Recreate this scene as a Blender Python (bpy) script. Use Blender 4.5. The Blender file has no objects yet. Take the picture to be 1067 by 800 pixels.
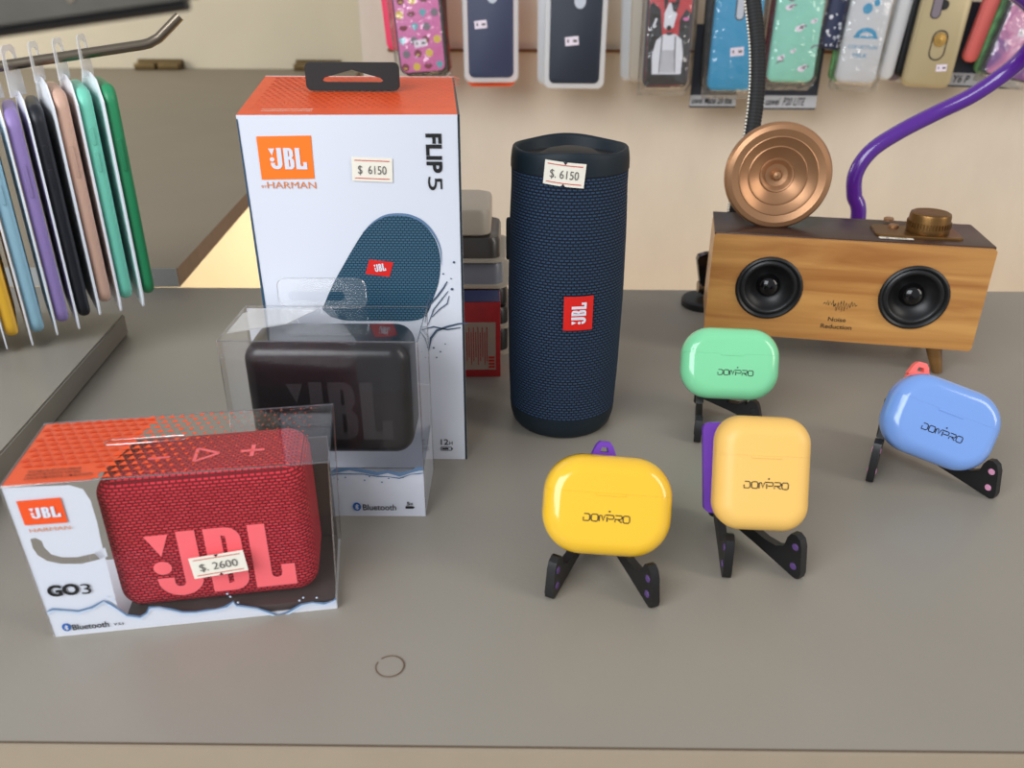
import bpy, bmesh, math, random
from mathutils import Vector, Matrix
from mathutils.geometry import tessellate_polygon

random.seed(7)
SC = bpy.context.scene
COL = SC.collection
R = math.radians

# ------------------------------------------------------------------ camera
FPX, HC = 860.0, 0.262                      # focal length in pixels (1067 wide), camera height over the counter
PITCH, ROLL = math.atan(FPX / 1750.0), R(0.28)
cd = bpy.data.cameras.new('camera')
cd.sensor_fit = 'HORIZONTAL'; cd.sensor_width = 36.0; cd.lens = 36.0 * FPX / 1067.0
cd.clip_start = 0.01; cd.clip_end = 50
cd.dof.use_dof = True; cd.dof.focus_distance = 0.47; cd.dof.aperture_fstop = 11.0
cam = bpy.data.objects.new('camera', cd); COL.objects.link(cam)
cam.matrix_world = Matrix.Translation((0, 0, HC)) @ Matrix.Rotation(R(90) - PITCH, 4, 'X') @ Matrix.Rotation(ROLL, 4, 'Z')
SC.camera = cam

# ------------------------------------------------------------------ world, lamps, exposure
w = bpy.data.worlds.new('world'); SC.world = w; w.use_nodes = True
bg = w.node_tree.nodes['Background']; bg.inputs[0].default_value = (0.86, 0.90, 1.0, 1); bg.inputs[1].default_value = 0.5
def area(name, loc, target, sx, sy, power, color):
    l = bpy.data.lights.new(name, 'AREA'); l.shape = 'RECTANGLE'; l.size = sx; l.size_y = sy
    l.energy = power; l.color = color
    o = bpy.data.objects.new(name, l); COL.objects.link(o); o.location = loc
    o.rotation_euler = (Vector(target) - Vector(loc)).to_track_quat('-Z', 'Y').to_euler()
    return o
area('shop_window_light', (-0.95, -0.85, 1.00), (0.05, 0.6, 0.05), 1.4, 1.1, 35, (0.92, 0.96, 1.0))
area('doorway_light', (1.5, -0.25, 0.85), (0.1, 0.6, 0.05), 0.5, 1.2, 11, (1.0, 0.92, 0.82))
area('far_wall_fill', (-2.0, 1.65, 0.6), (-0.7, 2.6, 0.25), 0.7, 0.5, 12, (1.0, 0.95, 0.86))  # added fill lamp that brightens the far wall, no source seen there
l = bpy.data.lights.new('sunlit_gap_light', 'SPOT'); l.energy = 150; l.color = (1.0, 0.86, 0.64); l.spot_size = R(62); l.spot_blend = 0.4; l.shadow_soft_size = 0.08
o = bpy.data.objects.new('sunlit_gap_light', l); COL.objects.link(o); o.location = (-0.26, 1.5, -0.10)
o.rotation_euler = (Vector((-1.0, 2.6, -0.62)) - o.location).to_track_quat('-Z', 'Y').to_euler()
area('low_bounce_light', (0.4, 0.95, -0.55), (0.4, 1.2, 0.05), 1.2, 0.25, 2.6, (1.0, 0.74, 0.46))
SC.view_settings.view_transform = 'Standard'; SC.view_settings.look = 'None'
SC.view_settings.gamma = 1.0; SC.view_settings.use_curve_mapping = False
SC.view_settings.exposure = 0.0

# ------------------------------------------------------------------ where a photographed point stands in the room
_fw = Vector((0, math.cos(PITCH), -math.sin(PITCH)))
_u0 = Vector((0, math.sin(PITCH), math.cos(PITCH))); _r0 = Vector((1, 0, 0))
_rt = _r0 * math.cos(ROLL) + _u0 * math.sin(ROLL); _up = _u0 * math.cos(ROLL) - _r0 * math.sin(ROLL)
EYE = Vector((0, 0, HC))
def ray(x, y): return _fw + _rt * ((x - 533.5) / FPX) - _up * ((y - 400.0) / FPX)
def at_z(x, y, z=0.0):
    d = ray(x, y); return EYE + d * ((z - HC) / d.z)
def at_y(x, y, Y):
    d = ray(x, y); return EYE + d * (Y / d.y)
def at_plane(x, y, P, n):
    d = ray(x, y); return EYE + d * ((Vector(P) - EYE).dot(n) / d.dot(n))

# ------------------------------------------------------------------ materials
def srgb(c):
    return tuple((v / 12.92 if v <= 0.04045 else ((v + 0.055) / 1.055) ** 2.4) for v in [x / 255.0 for x in c]) + (1.0,)
def nodes(m): return m.node_tree.nodes, m.node_tree.links
def mat(name, c, rough=0.5, metal=0.0, spec=0.5, coat=0.0, var=0.0, vscale=40.0, bump=0.0, bscale=300.0, vstretch=(1, 1, 1)):
    """principled material with optional soft colour mottling and fine bump"""
    m = bpy.data.materials.new(name); m.use_nodes = True
    N, L = nodes(m); b = N['Principled BSDF']
    b.inputs['Base Color'].default_value = srgb(c); b.inputs['Roughness'].default_value = rough
    b.inputs['Metallic'].default_value = metal; b.inputs['Specular IOR Level'].default_value = spec
    b.inputs['Coat Weight'].default_value = coat; b.inputs['Coat Roughness'].default_value = 0.06
    if var or bump:
        tc = N.new('ShaderNodeTexCoord'); mp = N.new('ShaderNodeMapping'); mp.inputs['Scale'].default_value = vstretch
        L.new(tc.outputs['Object'], mp.inputs[0])
    if var:
        nz = N.new('ShaderNodeTexNoise'); nz.inputs['Scale'].default_value = vscale; nz.inputs['Detail'].default_value = 5
        L.new(mp.outputs[0], nz.inputs['Vector'])
        rp = N.new('ShaderNodeValToRGB')
        cc = srgb(c)
        rp.color_ramp.elements[0].color = tuple(v * (1 - var) for v in cc[:3]) + (1,)
        rp.color_ramp.elements[1].color = tuple(min(1, v * (1 + var)) for v in cc[:3]) + (1,)
        rp.color_ramp.elements[0].position = 0.3; rp.color_ramp.elements[1].position = 0.7
        L.new(nz.outputs['Fac'], rp.inputs[0]); L.new(rp.outputs[0], b.inputs['Base Color'])
    if bump:
        n2 = N.new('ShaderNodeTexNoise'); n2.inputs['Scale'].default_value = bscale; n2.inputs['Detail'].default_value = 3
        L.new(mp.outputs[0], n2.inputs['Vector'])
        bp = N.new('ShaderNodeBump'); bp.inputs['Strength'].default_value = bump; bp.inputs['Distance'].default_value = 0.002
        L.new(n2.outputs['Fac'], bp.inputs['Height']); L.new(bp.outputs[0], b.inputs['Normal'])
    return m
def clear_mat(name, tint=(1, 1, 1), base=0.05, edge=0.55, rough=0.04, bump=0.0, bscale=60.0, haze=0.0):
    """thin clear plastic film: transparent with a glossy skin that strengthens at grazing angles"""
    m = bpy.data.materials.new(name); m.use_nodes = True
    N, L = nodes(m); N.remove(N['Principled BSDF'])
    out = [n for n in N if n.type == 'OUTPUT_MATERIAL'][0]
    tr = N.new('ShaderNodeBsdfTransparent'); tr.inputs[0].default_value = tint + (1,)
    gl = N.new('ShaderNodeBsdfGlossy'); gl.inputs['Roughness'].default_value = rough
    lw = N.new('ShaderNodeLayerWeight'); lw.inputs[0].default_value = 0.5
    pw = N.new('ShaderNodeMath'); pw.operation = 'POWER'; pw.inputs[1].default_value = 3.0
    ma = N.new('ShaderNodeMath'); ma.operation = 'MULTIPLY_ADD'; ma.inputs[1].default_value = edge; ma.inputs[2].default_value = base
    L.new(lw.outputs['Facing'], pw.inputs[0]); L.new(pw.outputs[0], ma.inputs[0])
    mx = N.new('ShaderNodeMixShader'); L.new(ma.outputs[0], mx.inputs[0]); L.new(tr.outputs[0], mx.inputs[1]); L.new(gl.outputs[0], mx.inputs[2])
    last = mx
    if haze:
        df = N.new('ShaderNodeBsdfDiffuse'); df.inputs[0].default_value = (0.85, 0.85, 0.85, 1)
        m2 = N.new('ShaderNodeMixShader'); m2.inputs[0].default_value = haze
        L.new(mx.outputs[0], m2.inputs[1]); L.new(df.outputs[0], m2.inputs[2]); last = m2
    if bump:
        tc = N.new('ShaderNodeTexCoord'); nz = N.new('ShaderNodeTexNoise'); nz.inputs['Scale'].default_value = bscale
        bp = N.new('ShaderNodeBump'); bp.inputs['Strength'].default_value = bump; bp.inputs['Distance'].default_value = 0.004
        L.new(tc.outputs['Object'], nz.inputs['Vector']); L.new(nz.outputs['Fac'], bp.inputs['Height'])
        L.new(bp.outputs[0], gl.inputs['Normal']); L.new(bp.outputs[0], lw.inputs['Normal'])
    L.new(last.outputs[0], out.inputs['Surface'])
    return m
def weave_mat(name, thread, gap, cw, ch, rough=0.75, bump=0.6, mortar=0.22, alt=None):
    """woven cloth: staggered raised threads laid out in the mesh's UV metres"""
    m = bpy.data.materials.new(name); m.use_nodes = True
    N, L = nodes(m); b = N['Principled BSDF']; b.inputs['Roughness'].default_value = rough
    b.inputs['Specular IOR Level'].default_value = 0.35
    uv = N.new('ShaderNodeUVMap')
    br = N.new('ShaderNodeTexBrick'); br.offset = 0.5; br.squash = 1.0
    br.inputs['Scale'].default_value = 1.0; br.inputs['Brick Width'].default_value = cw; br.inputs['Row Height'].default_value = ch
    br.inputs['Mortar Size'].default_value = mortar * ch; br.inputs['Mortar Smooth'].default_value = 0.9
    br.inputs['Color1'].default_value = srgb(thread); br.inputs['Color2'].default_value = srgb(alt or thread); br.inputs['Mortar'].default_value = srgb(gap)
    L.new(uv.outputs[0], br.inputs['Vector']); L.new(br.outputs['Color'], b.inputs['Base Color'])
    iv = N.new('ShaderNodeMath'); iv.operation = 'SUBTRACT'; iv.inputs[0].default_value = 1.0; L.new(br.outputs['Fac'], iv.inputs[1])
    bp = N.new('ShaderNodeBump'); bp.inputs['Strength'].default_value = bump; bp.inputs['Distance'].default_value = 0.0006
    L.new(iv.outputs[0], bp.inputs['Height']); L.new(bp.outputs[0], b.inputs['Normal'])
    return m
def wood_mat(name, c1, c2, rough=0.38):
    m = bpy.data.materials.new(name); m.use_nodes = True
    N, L = nodes(m); b = N['Principled BSDF']; b.inputs['Roughness'].default_value = rough
    b.inputs['Coat Weight'].default_value = 0.25; b.inputs['Coat Roughness'].default_value = 0.2
    tc = N.new('ShaderNodeTexCoord'); mp = N.new('ShaderNodeMapping'); mp.inputs['Scale'].default_value = (6, 40, 75)
    L.new(tc.outputs['Object'], mp.inputs[0])
    nz = N.new('ShaderNodeTexNoise'); nz.inputs['Scale'].default_value = 1.0; nz.inputs['Detail'].default_value = 6; nz.inputs['Distortion'].default_value = 0.9
    L.new(mp.outputs[0], nz.inputs['Vector'])
    rp = N.new('ShaderNodeValToRGB'); rp.color_ramp.elements[0].position = 0.32; rp.color_ramp.elements[1].position = 0.66
    rp.color_ramp.elements[0].color = srgb(c2); rp.color_ramp.elements[1].color = srgb(c1)
    L.new(nz.outputs['Fac'], rp.inputs[0]); L.new(rp.outputs[0], b.inputs['Base Color'])
    return m

M = dict(
    flap_laminate_dim=mat('dimmed grey laminate', (130, 120, 104), 0.5, var=0.03, vscale=9),  # counter laminate, darkened and browned to stand in for weaker light there
    laminate=mat('grey laminate', (143, 137, 126), 0.42, var=0.03, vscale=9, bump=0.04, bscale=500),
    laminate_edge=mat('pale edge band', (160, 146, 126), 0.5, var=0.03),
    chip_edge=mat('brown board edge', (128, 108, 90), 0.7, var=0.08, vscale=120),
    seam=mat('dark seam', (92, 78, 62), 0.8),
    wall=mat('painted textured wall', (212, 201, 184), 0.75, var=0.035, vscale=22, bump=0.35, bscale=90, vstretch=(1, 1, 0.45)),
    wall_far=mat('cream painted wall', (206, 196, 172), 0.8, var=0.03, vscale=6, bump=0.2, bscale=40),
    groove=mat('brown groove', (120, 84, 52), 0.7),
    floor=mat('floor tile', (190, 172, 140), 0.6, var=0.05, vscale=5),
    brass=mat('old brass', (96, 78, 46), 0.45, 0.7),
    steel=mat('brushed steel', (146, 134, 116), 0.28, 1.0),
    black=mat('black plastic', (20, 20, 21), 0.4),
    black_matte=mat('matt black', (24, 24, 24), 0.6),
    black_gloss=mat('gloss black', (14, 12, 13), 0.12),
    rubber=mat('navy rubber', (20, 32, 40), 0.55, spec=0.3),
    navy_weave=weave_mat('navy woven cloth', (40, 66, 96), (5, 9, 15), 0.0031, 0.0018, bump=0.9, mortar=0.36),
    red_weave=weave_mat('red woven cloth', (212, 34, 54), (98, 6, 22), 0.0027, 0.0015, bump=0.9, mortar=0.36, alt=(228, 54, 70)),
    black_weave=mat('black cloth', (24, 21, 23), 0.30),
    coral=mat('coral print', (255, 108, 116), 0.5),
    red=mat('red badge', (214, 30, 24), 0.35),
    white=mat('white card', (220, 222, 230), 0.42),
    white_gloss=mat('white coated card', (216, 220, 230), 0.3),
    orange=mat('orange print', (238, 84, 30), 0.4),
    orange_top=mat('orange lid print', (222, 84, 36), 0.42, var=0.06, vscale=120),
    orange_dark=mat('dark orange print', (212, 70, 26), 0.4),
    logo_orange=mat('logo orange', (250, 120, 20), 0.4),
    harman=mat('orange brown ink', (214, 126, 66), 0.5),
    ink=mat('black ink', (16, 16, 18), 0.5),
    ink_grey=mat('grey ink', (98, 94, 90), 0.55),
    ink_blue=mat('blue ink', (26, 92, 170), 0.45),
    water=mat('water print', (96, 126, 160), 0.4),
    water_dark=mat('dark water print', (66, 84, 104), 0.4),
    water_pale=mat('pale water print', (196, 214, 236), 0.4),
    paper=mat('sticker paper', (236, 230, 214), 0.6),
    red_ink=mat('red ink', (200, 70, 60), 0.6),
    print_navy=weave_mat('printed blue cloth', (58, 100, 124), (14, 30, 42), 0.0022, 0.0014, rough=0.4, bump=0.0, mortar=0.30),
    print_dark=mat('dark print', (30, 40, 46), 0.4),
    side_blue=mat('blue side print', (40, 74, 98), 0.4, var=0.15, vscale=200),
    clear=clear_mat('clear box film', base=0.035, edge=0.5, rough=0.05, bump=0.05, bscale=25),
    clear_edge=clear_mat('clear fold', tint=(0.94, 0.94, 0.95), base=0.22, edge=0.5, rough=0.12),
    pouch=clear_mat('crinkled pouch', base=0.10, edge=0.5, rough=0.12, bump=1.0, bscale=70, haze=0.03),
    frosted=clear_mat('milky bumper', tint=(0.9, 0.9, 0.9), base=0.06, edge=0.4, rough=0.2, haze=0.55),
    tab=clear_mat('clear hook tab', base=0.08, edge=0.5, rough=0.1, haze=0.35),
    tab_clear=clear_mat('clear hang tab film', base=0.05, edge=0.5, rough=0.08, haze=0.06),
    wood=wood_mat('honey bamboo', (206, 152, 84), (164, 106, 50)),
    walnut=mat('dark walnut top', (62, 42, 34), 0.38, var=0.12, vscale=30, vstretch=(1, 6, 6)),
    leg_wood=wood_mat('brown leg wood', (126, 88, 36), (98, 66, 26)),
    bronze=mat('bronze plastic', (168, 124, 88), 0.36, 0.6),
    bronze_dark=mat('dark bronze', (126, 92, 50), 0.36, 0.8),
    purple=mat('purple plastic tube', (84, 30, 140), 0.22, coat=0.5),
    lilac_dot=mat('dull purple rubber', (84, 58, 112), 0.6),
    lilac_plastic=mat('purple stand plastic', (104, 52, 168), 0.42),
    pink_plastic=mat('coral stand plastic', (248, 112, 104), 0.45),
    pink_dot=mat('dusty pink rubber', (206, 140, 170), 0.6),
    case_yellow=mat('yellow gloss shell', (240, 190, 46), 0.16, coat=0.4),
    case_pale=mat('pale yellow matt shell', (238, 190, 100), 0.45),
    case_mint=mat('mint gloss shell', (132, 218, 162), 0.18, coat=0.4),
    case_blue=mat('blue gloss shell', (120, 158, 222), 0.16, coat=0.4),
)

# ------------------------------------------------------------------ mesh helpers
def finish(bm, name, m, parent=None, local=None, smooth=True, angle=40, recalc=True):
    """link a bmesh as one object; parent keeps the given coordinates local to it"""
    if recalc: bmesh.ops.recalc_face_normals(bm, faces=bm.faces)
    me = bpy.data.meshes.new(name); bm.to_mesh(me); bm.free()
    if smooth:
        me.shade_smooth(); me.set_sharp_from_angle(angle=R(angle))
    if not isinstance(m, (list, tuple)): m = [m]
    for k in m: me.materials.append(k)
    o = bpy.data.objects.new(name, me); COL.objects.link(o)
    if parent: o.parent = parent
    if local is not None: o.matrix_local = local
    return o
def thing(name, label, cat, loc=(0, 0, 0), rotz=0.0, group=None, mtx=None):
    o = bpy.data.objects.new(name, None); COL.objects.link(o); o.empty_display_size = 0.02
    if mtx is not None: o.matrix_world = mtx
    else: o.location = loc; o.rotation_euler = (0, 0, rotz)
    o['label'] = label; o['category'] = cat
    if group: o['group'] = group
    return o
def tag(o, label, cat, group=None):
    o['label'] = label; o['category'] = cat
    if group: o['group'] = group
    return o
def struct(o): o['kind'] = 'structure'; return o
def add_hexa(bm, p):
    """eight corners: four below, four above, same turn"""
    v = [bm.verts.new(q) for q in p]
    for f in ((3, 2, 1, 0), (4, 5, 6, 7), (0, 1, 5, 4), (1, 2, 6, 5), (2, 3, 7, 6), (3, 0, 4, 7)): bm.faces.new([v[i] for i in f])
    return v
def add_box(bm, x0, x1, y0, y1, z0, z1):
    return add_hexa(bm, [(x0, y0, z0), (x1, y0, z0), (x1, y1, z0), (x0, y1, z0), (x0, y0, z1), (x1, y0, z1), (x1, y1, z1), (x0, y1, z1)])
def box_bm(x0, x1, y0, y1, z0, z1, bev=0.0, seg=2):
    bm = bmesh.new(); add_box(bm, x0, x1, y0, y1, z0, z1)
    if bev: bmesh.ops.bevel(bm, geom=bm.edges[:], offset=bev, segments=seg, affect='EDGES', profile=0.5)
    return bm
def rrect(wd, ht, r, n=6):
    r = min(r, wd / 2 - 1e-5, ht / 2 - 1e-5); pts = []
    for cx, cy, a0 in ((wd / 2 - r, ht / 2 - r, 0), (-wd / 2 + r, ht / 2 - r, 90), (-wd / 2 + r, -ht / 2 + r, 180), (wd / 2 - r, -ht / 2 + r, 270)):
        for i in range(n + 1):
            a = R(a0 + 90 * i / n); pts.append((cx + r * math.cos(a), cy + r * math.sin(a)))
    return pts
def loft(bm, rings, cap=True):
    vs = [[bm.verts.new(p) for p in ring] for ring in rings]
    n = len(vs[0])
    for a, b in zip(vs, vs[1:]):
        for i in range(n): bm.faces.new((a[i], a[(i + 1) % n], b[(i + 1) % n], b[i]))
    if cap:
        bm.faces.new(vs[0][::-1]); bm.faces.new(vs[-1])
    return vs
def pillow(bm, wd, ht, dp, rc, re, n=8, seg=6, c=(0, 0, 0), crown=0.0):
    """slab in the XZ plane, front at -Y, rounded corners rc and rounded edges re"""
    rings = []
    prof = [(re * (1 - math.sin(R(90 * i / seg))), -dp / 2 + re * (1 - math.cos(R(90 * i / seg)))) for i in range(seg + 1)]
    prof = prof + [(a, -y) for a, y in prof[::-1]]
    for inset, y in prof:
        rings.append([(c[0] + x, c[1] + y, c[2] + z) for x, z in rrect(wd - 2 * inset, ht - 2 * inset, max(rc - inset, 0.0004), n)])
    loft(bm, rings)
def lathe(bm, prof, n=64, zfun=None, cap=False):
    rings = []
    for r, z in prof:
        rings.append([(r * math.cos(2 * math.pi * i / n), r * math.sin(2 * math.pi * i / n), z + (zfun(2 * math.pi * i / n, r, z) if zfun else 0)) for i in range(n)])
    loft(bm, rings, cap)
def lathe_obj(name, prof, m, parent=None, local=None, n=64, angle=40):
    bm = bmesh.new(); lathe(bm, prof, n, cap=True); return finish(bm, name, m, parent, local, angle=angle)
def tube(bm, path, r, n=12, cap=True, closed=False):
    path = [Vector(p) for p in path]; rings = []
    prev = None
    for i, p in enumerate(path):
        if closed: t = (path[(i + 1) % len(path)] - path[i - 1])
        else: t = path[min(i + 1, len(path) - 1)] - path[max(i - 1, 0)]
        t.normalize()
        if prev is None:
            a = t.orthogonal().normalized()
        else:
            a = (prev - t * prev.dot(t)).normalized()
        prev = a; b = t.cross(a)
        rr = r[i] if isinstance(r, (list, tuple)) else r
        rings.append([p + a * (rr * math.cos(2 * math.pi * k / n)) + b * (rr * math.sin(2 * math.pi * k / n)) for k in range(n)])
    if closed: rings.append(rings[0])
    loft(bm, rings, cap and not closed)
    if closed: bmesh.ops.remove_doubles(bm, verts=bm.verts, dist=1e-7)
def smooth_path(pts, k=10):
    pts = [Vector(p) for p in pts]; out = []
    P = [pts[0] * 2 - pts[1]] + pts + [pts[-1] * 2 - pts[-2]]
    for i in range(1, len(P) - 2):
        for j in range(k):
            t = j / k; a, b, c, d = P[i - 1], P[i], P[i + 1], P[i + 2]
            out.append(0.5 * ((2 * b) + (c - a) * t + (2 * a - 5 * b + 4 * c - d) * t * t + (3 * b - a - 3 * c + d) * t ** 3))
    out.append(pts[-1]); return out
def prism(bm, outline, y0, y1, holes=()):
    """outline in XZ (with holes) extruded from y0 to y1"""
    loops = [outline] + list(holes)
    flat = [p for lp in loops for p in lp]
    tris = tessellate_polygon([[Vector((p[0], p[1], 0)) for p in lp] for lp in loops])
    a = [bm.verts.new((p[0], y0, p[1])) for p in flat]; b = [bm.verts.new((p[0], y1, p[1])) for p in flat]
    for t in tris:
        try: bm.faces.new([a[i] for i in t]); bm.faces.new([b[i] for i in t][::-1])
        except ValueError: pass
    k = 0
    for lp in loops:
        n = len(lp)
        for i in range(n):
            j = (i + 1) % n; bm.faces.new((a[k + i], a[k + j], b[k + j], b[k + i]))
        k += n
def uv_box(o):
    """UV in metres by the dominant normal"""
    me = o.data; uv = me.uv_layers.new(name='UVMap')
    for p in me.polygons:
        n = p.normal
        for li in p.loop_indices:
            c = me.vertices[me.loops[li].vertex_index].co
            if abs(n.z) > 0.72: q = (c.x, c.y)
            elif abs(n.x) > 0.72: q = (c.y, c.z)
            else: q = (c.x, c.z)
            uv.data[li].uv = (q[0] + 1.0, q[1] + 1.0)
def uv_cyl(o, rad):
    me = o.data; uv = me.uv_layers.new(name='UVMap')
    for p in me.polygons:
        ca = math.atan2(p.center.y, p.center.x)
        for li in p.loop_indices:
            c = me.vertices[me.loops[li].vertex_index].co; a = math.atan2(c.y, c.x)
            while a - ca > math.pi: a -= 2 * math.pi
            while a - ca < -math.pi: a += 2 * math.pi
            uv.data[li].uv = ((a + 7) * rad, c.z + 1.0)

# ------------------------------------------------------------------ print: flat shapes laid on a surface
_txt = {}
def glyphs(s, bold=0.0):
    k = (s, bold)
    if k not in _txt:
        cu = bpy.data.curves.new('lettering', 'FONT'); cu.body = s; cu.size = 1.0; cu.offset = bold; cu.resolution_u = 4
        ob = bpy.data.objects.new('lettering', cu); COL.objects.link(ob)
        me = bpy.data.meshes.new_from_object(ob)
        vs = [(v.co.x, v.co.y) for v in me.vertices]; fs = [tuple(p.vertices) for p in me.polygons]
        bpy.data.objects.remove(ob); bpy.data.curves.remove(cu); bpy.data.meshes.remove(me)
        xs = [v[0] for v in vs] or [0, 1]
        _txt[k] = (vs, fs, min(xs), max(xs))
    return _txt[k]
class Print:
    def __init__(self): self.v = []; self.f = []
    def poly(self, outer, holes=()):
        loops = [outer] + list(holes); flat = [p for lp in loops for p in lp]; k = len(self.v)
        self.v += flat
        for t in tessellate_polygon([[Vector((p[0], p[1], 0)) for p in lp] for lp in loops]): self.f.append(tuple(i + k for i in t))
        return self
    def rect(self, x0, y0, x1, y1): return self.poly([(x0, y0), (x1, y0), (x1, y1), (x0, y1)])
    def disc(self, x, y, r, n=20, ry=None): return self.poly([(x + r * math.cos(2 * math.pi * i / n), y + (ry or r) * math.sin(2 * math.pi * i / n)) for i in range(n)])
    def stroke(self, pts, wd):
        n = len(pts); l = []; rr = []
        for i, p in enumerate(pts):
            a = pts[max(i - 1, 0)]; b = pts[min(i + 1, n - 1)]
            dx, dy = b[0] - a[0], b[1] - a[1]; d = math.hypot(dx, dy) or 1
            ww = (wd[i] if isinstance(wd, (list, tuple)) else wd) / 2
            l.append((p[0] - dy / d * ww, p[1] + dx / d * ww)); rr.append((p[0] + dy / d * ww, p[1] - dx / d * ww))
        k = len(self.v); self.v += l + rr
        for i in range(n - 1): self.f.append((k + i, k + n + i, k + n + i + 1, k + i + 1))
        return self
    def text(self, s, x, y, h, width=None, bold=0.0, rot=0.0, align='l', shear=0.0):
        vs, fs, x0, x1 = glyphs(s, bold); k = len(self.v)
        sy = h / 0.72; sx = (width / (x1 - x0)) if width else sy
        off = {'l': 0, 'c': -(x1 - x0) * sx / 2, 'r': -(x1 - x0) * sx}[align]
        c, sn = math.cos(rot), math.sin(rot)
        for a, b in vs:
            u = (a - x0) * sx + off + shear * b * sy; v = b * sy
            self.v.append((x + u * c - v * sn, y + u * sn + v * c))
        self.f += [tuple(i + k for i in f) for f in fs]; return self
    def logo(self, x, y, h, width=None, rot=0.0):
        """the three-letter speaker logo with its exclamation mark, height h"""
        W = 1.62; sx = (width / W) if width else h; sy = h
        def T(pts):
            o = []
            for a, b in pts:
                u, v = a * sx, b * sy; o.append((x + u * math.cos(rot) - v * math.sin(rot), y + u * math.sin(rot) + v * math.cos(rot)))
            return o
        def arc(cx, cy, r, a0, a1, n=6, ry=None): return [(cx + r * math.cos(R(a0 + (a1 - a0) * i / n)), cy + (ry or r) * math.sin(R(a0 + (a1 - a0) * i / n))) for i in range(n + 1)]
        self.poly(T([(0.0, 0.97), (0.27, 0.97), (0.15, 0.64)]))
        self.poly(T(arc(0.135, 0.46, 0.105, 0, 360, 14)[:-1]))
        self.poly(T([(0.36, 1), (0.57, 1)] + arc(0.31, 0.26, 0.26, 0, -180, 12) + [(0.05, 0.30), (0.24, 0.30)] + arc(0.30, 0.21, 0.06, 180, 360, 6)))
        self.poly(T([(0.66, 0), (0.66, 1)] + arc(0.90, 0.80, 0.17, 90, 0, 6, 0.20) + [(1.07, 0.64), (1.0, 0.53), (1.09, 0.42)] + arc(0.91, 0.2, 0.18, 0, -90, 6, 0.20)),
                  [T([(0.85, 0.60), (0.90, 0.62), (0.90, 0.86), (0.85, 0.88)]), T([(0.85, 0.12), (0.91, 0.14), (0.91, 0.44), (0.85, 0.46)])])
        self.poly(T([(1.16, 1), (1.36, 1), (1.36, 0.24)] + arc(1.42, 0.20, 0.06, 180, 360, 6) + [(1.48, 0.34), (1.64, 0.34), (1.64, 0), (1.16, 0)]))
        return self
    def bluetooth(self, x, y, r):
        n = 18
        outer = [(x + r * 0.82 * math.cos(2 * math.pi * i / n), y + r * math.sin(2 * math.pi * i / n)) for i in range(n)]
        return self.poly(outer)
    def rune(self, x, y, r):
        w_ = r * 0.16
        self.stroke([(x - r * .36, y + r * .32), (x + r * .34, y - r * .30)], w_).stroke([(x + r * .34, y - r * .30), (x, y - r * .62)], w_)
        self.stroke([(x, y - r * .66), (x, y + r * .66)], w_).stroke([(x, y + r * .62), (x + r * .34, y + r * .30)], w_)
        return self.stroke([(x + r * .34, y + r * .30), (x - r * .36, y - r * .32)], w_)
    def build(self, name, m, parent, fn, label=None):
        """fn maps print (u, v) to the parent's coordinates"""
        bm = bmesh.new(); vs = [bm.verts.new(fn(u, v)) for u, v in self.v]
        for f in self.f:
            try: bm.faces.new([vs[i] for i in f])
            except ValueError: pass
        o = finish(bm, name, m, parent, smooth=False, recalc=False)
        uv = o.data.uv_layers.new(name='UVMap')
        for lp in o.data.loops: uv.data[lp.index].uv = self.v[min(lp.vertex_index, len(self.v) - 1)]
        if label: o['label'] = label
        return o
def plane_map(o, u, v, lift):
    o, u, v = Vector(o), Vector(u), Vector(v); n = u.cross(v).normalized()
    return lambda a, b: o + u * a + v * b + n * lift
def cyl_map(rad, th0, z0, lift):
    """wrap on an upright cylinder, th0 turns right from the front (-Y)"""
    def fn(a, b):
        r = rad(z0 + b) + lift; t = th0 + a / r
        return Vector((r * math.sin(t), -r * math.cos(t), z0 + b))
    return fn
def sticker(parent, mp, wd, ht, text, rot=0.0, digit=0.36, nicks=True):
    """price sticker: paper with nicks, two red lines, stamped price"""
    c, s = math.cos(rot), math.sin(rot)
    rt = lambda a, b: (a * c - b * s, a * s + b * c)
    x, y, k = wd / 2, ht / 2, ht * 0.07
    o = []
    for (ax, ay), (bx, by) in (((-x, -y), (x, -y)), ((x, -y), (x, y)), ((x, y), (-x, y)), ((-x, y), (-x, -y))):
        for i in range(9): o.append((ax + (bx - ax) * i / 9, ay + (by - ay) * i / 9))
    o[4] = (0 - k, -y); o.insert(5, (0, -y + 2 * k))
    pp = Print()
    n = 8
    for i in range(n):
        a0, a1 = -x + wd * i / n, -x + wd * (i + 1) / n
        pp.poly([rt(a0, -y), rt(a1, -y), rt(a1, y), rt(a0, y)])
    st = pp.build('price_sticker', M['paper'], parent, lambda a, b: mp(a, b, 0.0003), 'white price sticker reading ' + text)
    q = Print()
    for yy in (y * 0.74, -y * 0.74):
        q.stroke([rt(-x * 0.86 + wd * 0.86 * i / 8, yy) for i in range(9)], ht * 0.035)
    q.build('border_line', M['red_ink'], st, lambda a, b: mp(a, b, 0.0005))
    q = Print(); q.text(text, 0, 0, ht * digit, width=wd * 0.70, align='c')
    q.v = [rt(a, b - ht * digit / 2) for a, b in q.v]
    q.build('price', M['ink_grey'], st, lambda a, b: mp(a, b, 0.0006))
    if not nicks: return st
    q = Print(); q.poly([rt(-k * 1.3, y), rt(k * 1.3, y), rt(0, y - k * 1.6)]); q.poly([rt(-k * 1.3, -y), rt(0, -y + k * 1.6), rt(k * 1.3, -y)])
    q.build('nick', M['ink'], st, lambda a, b: mp(a, b, 0.0005))
    return st

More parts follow.
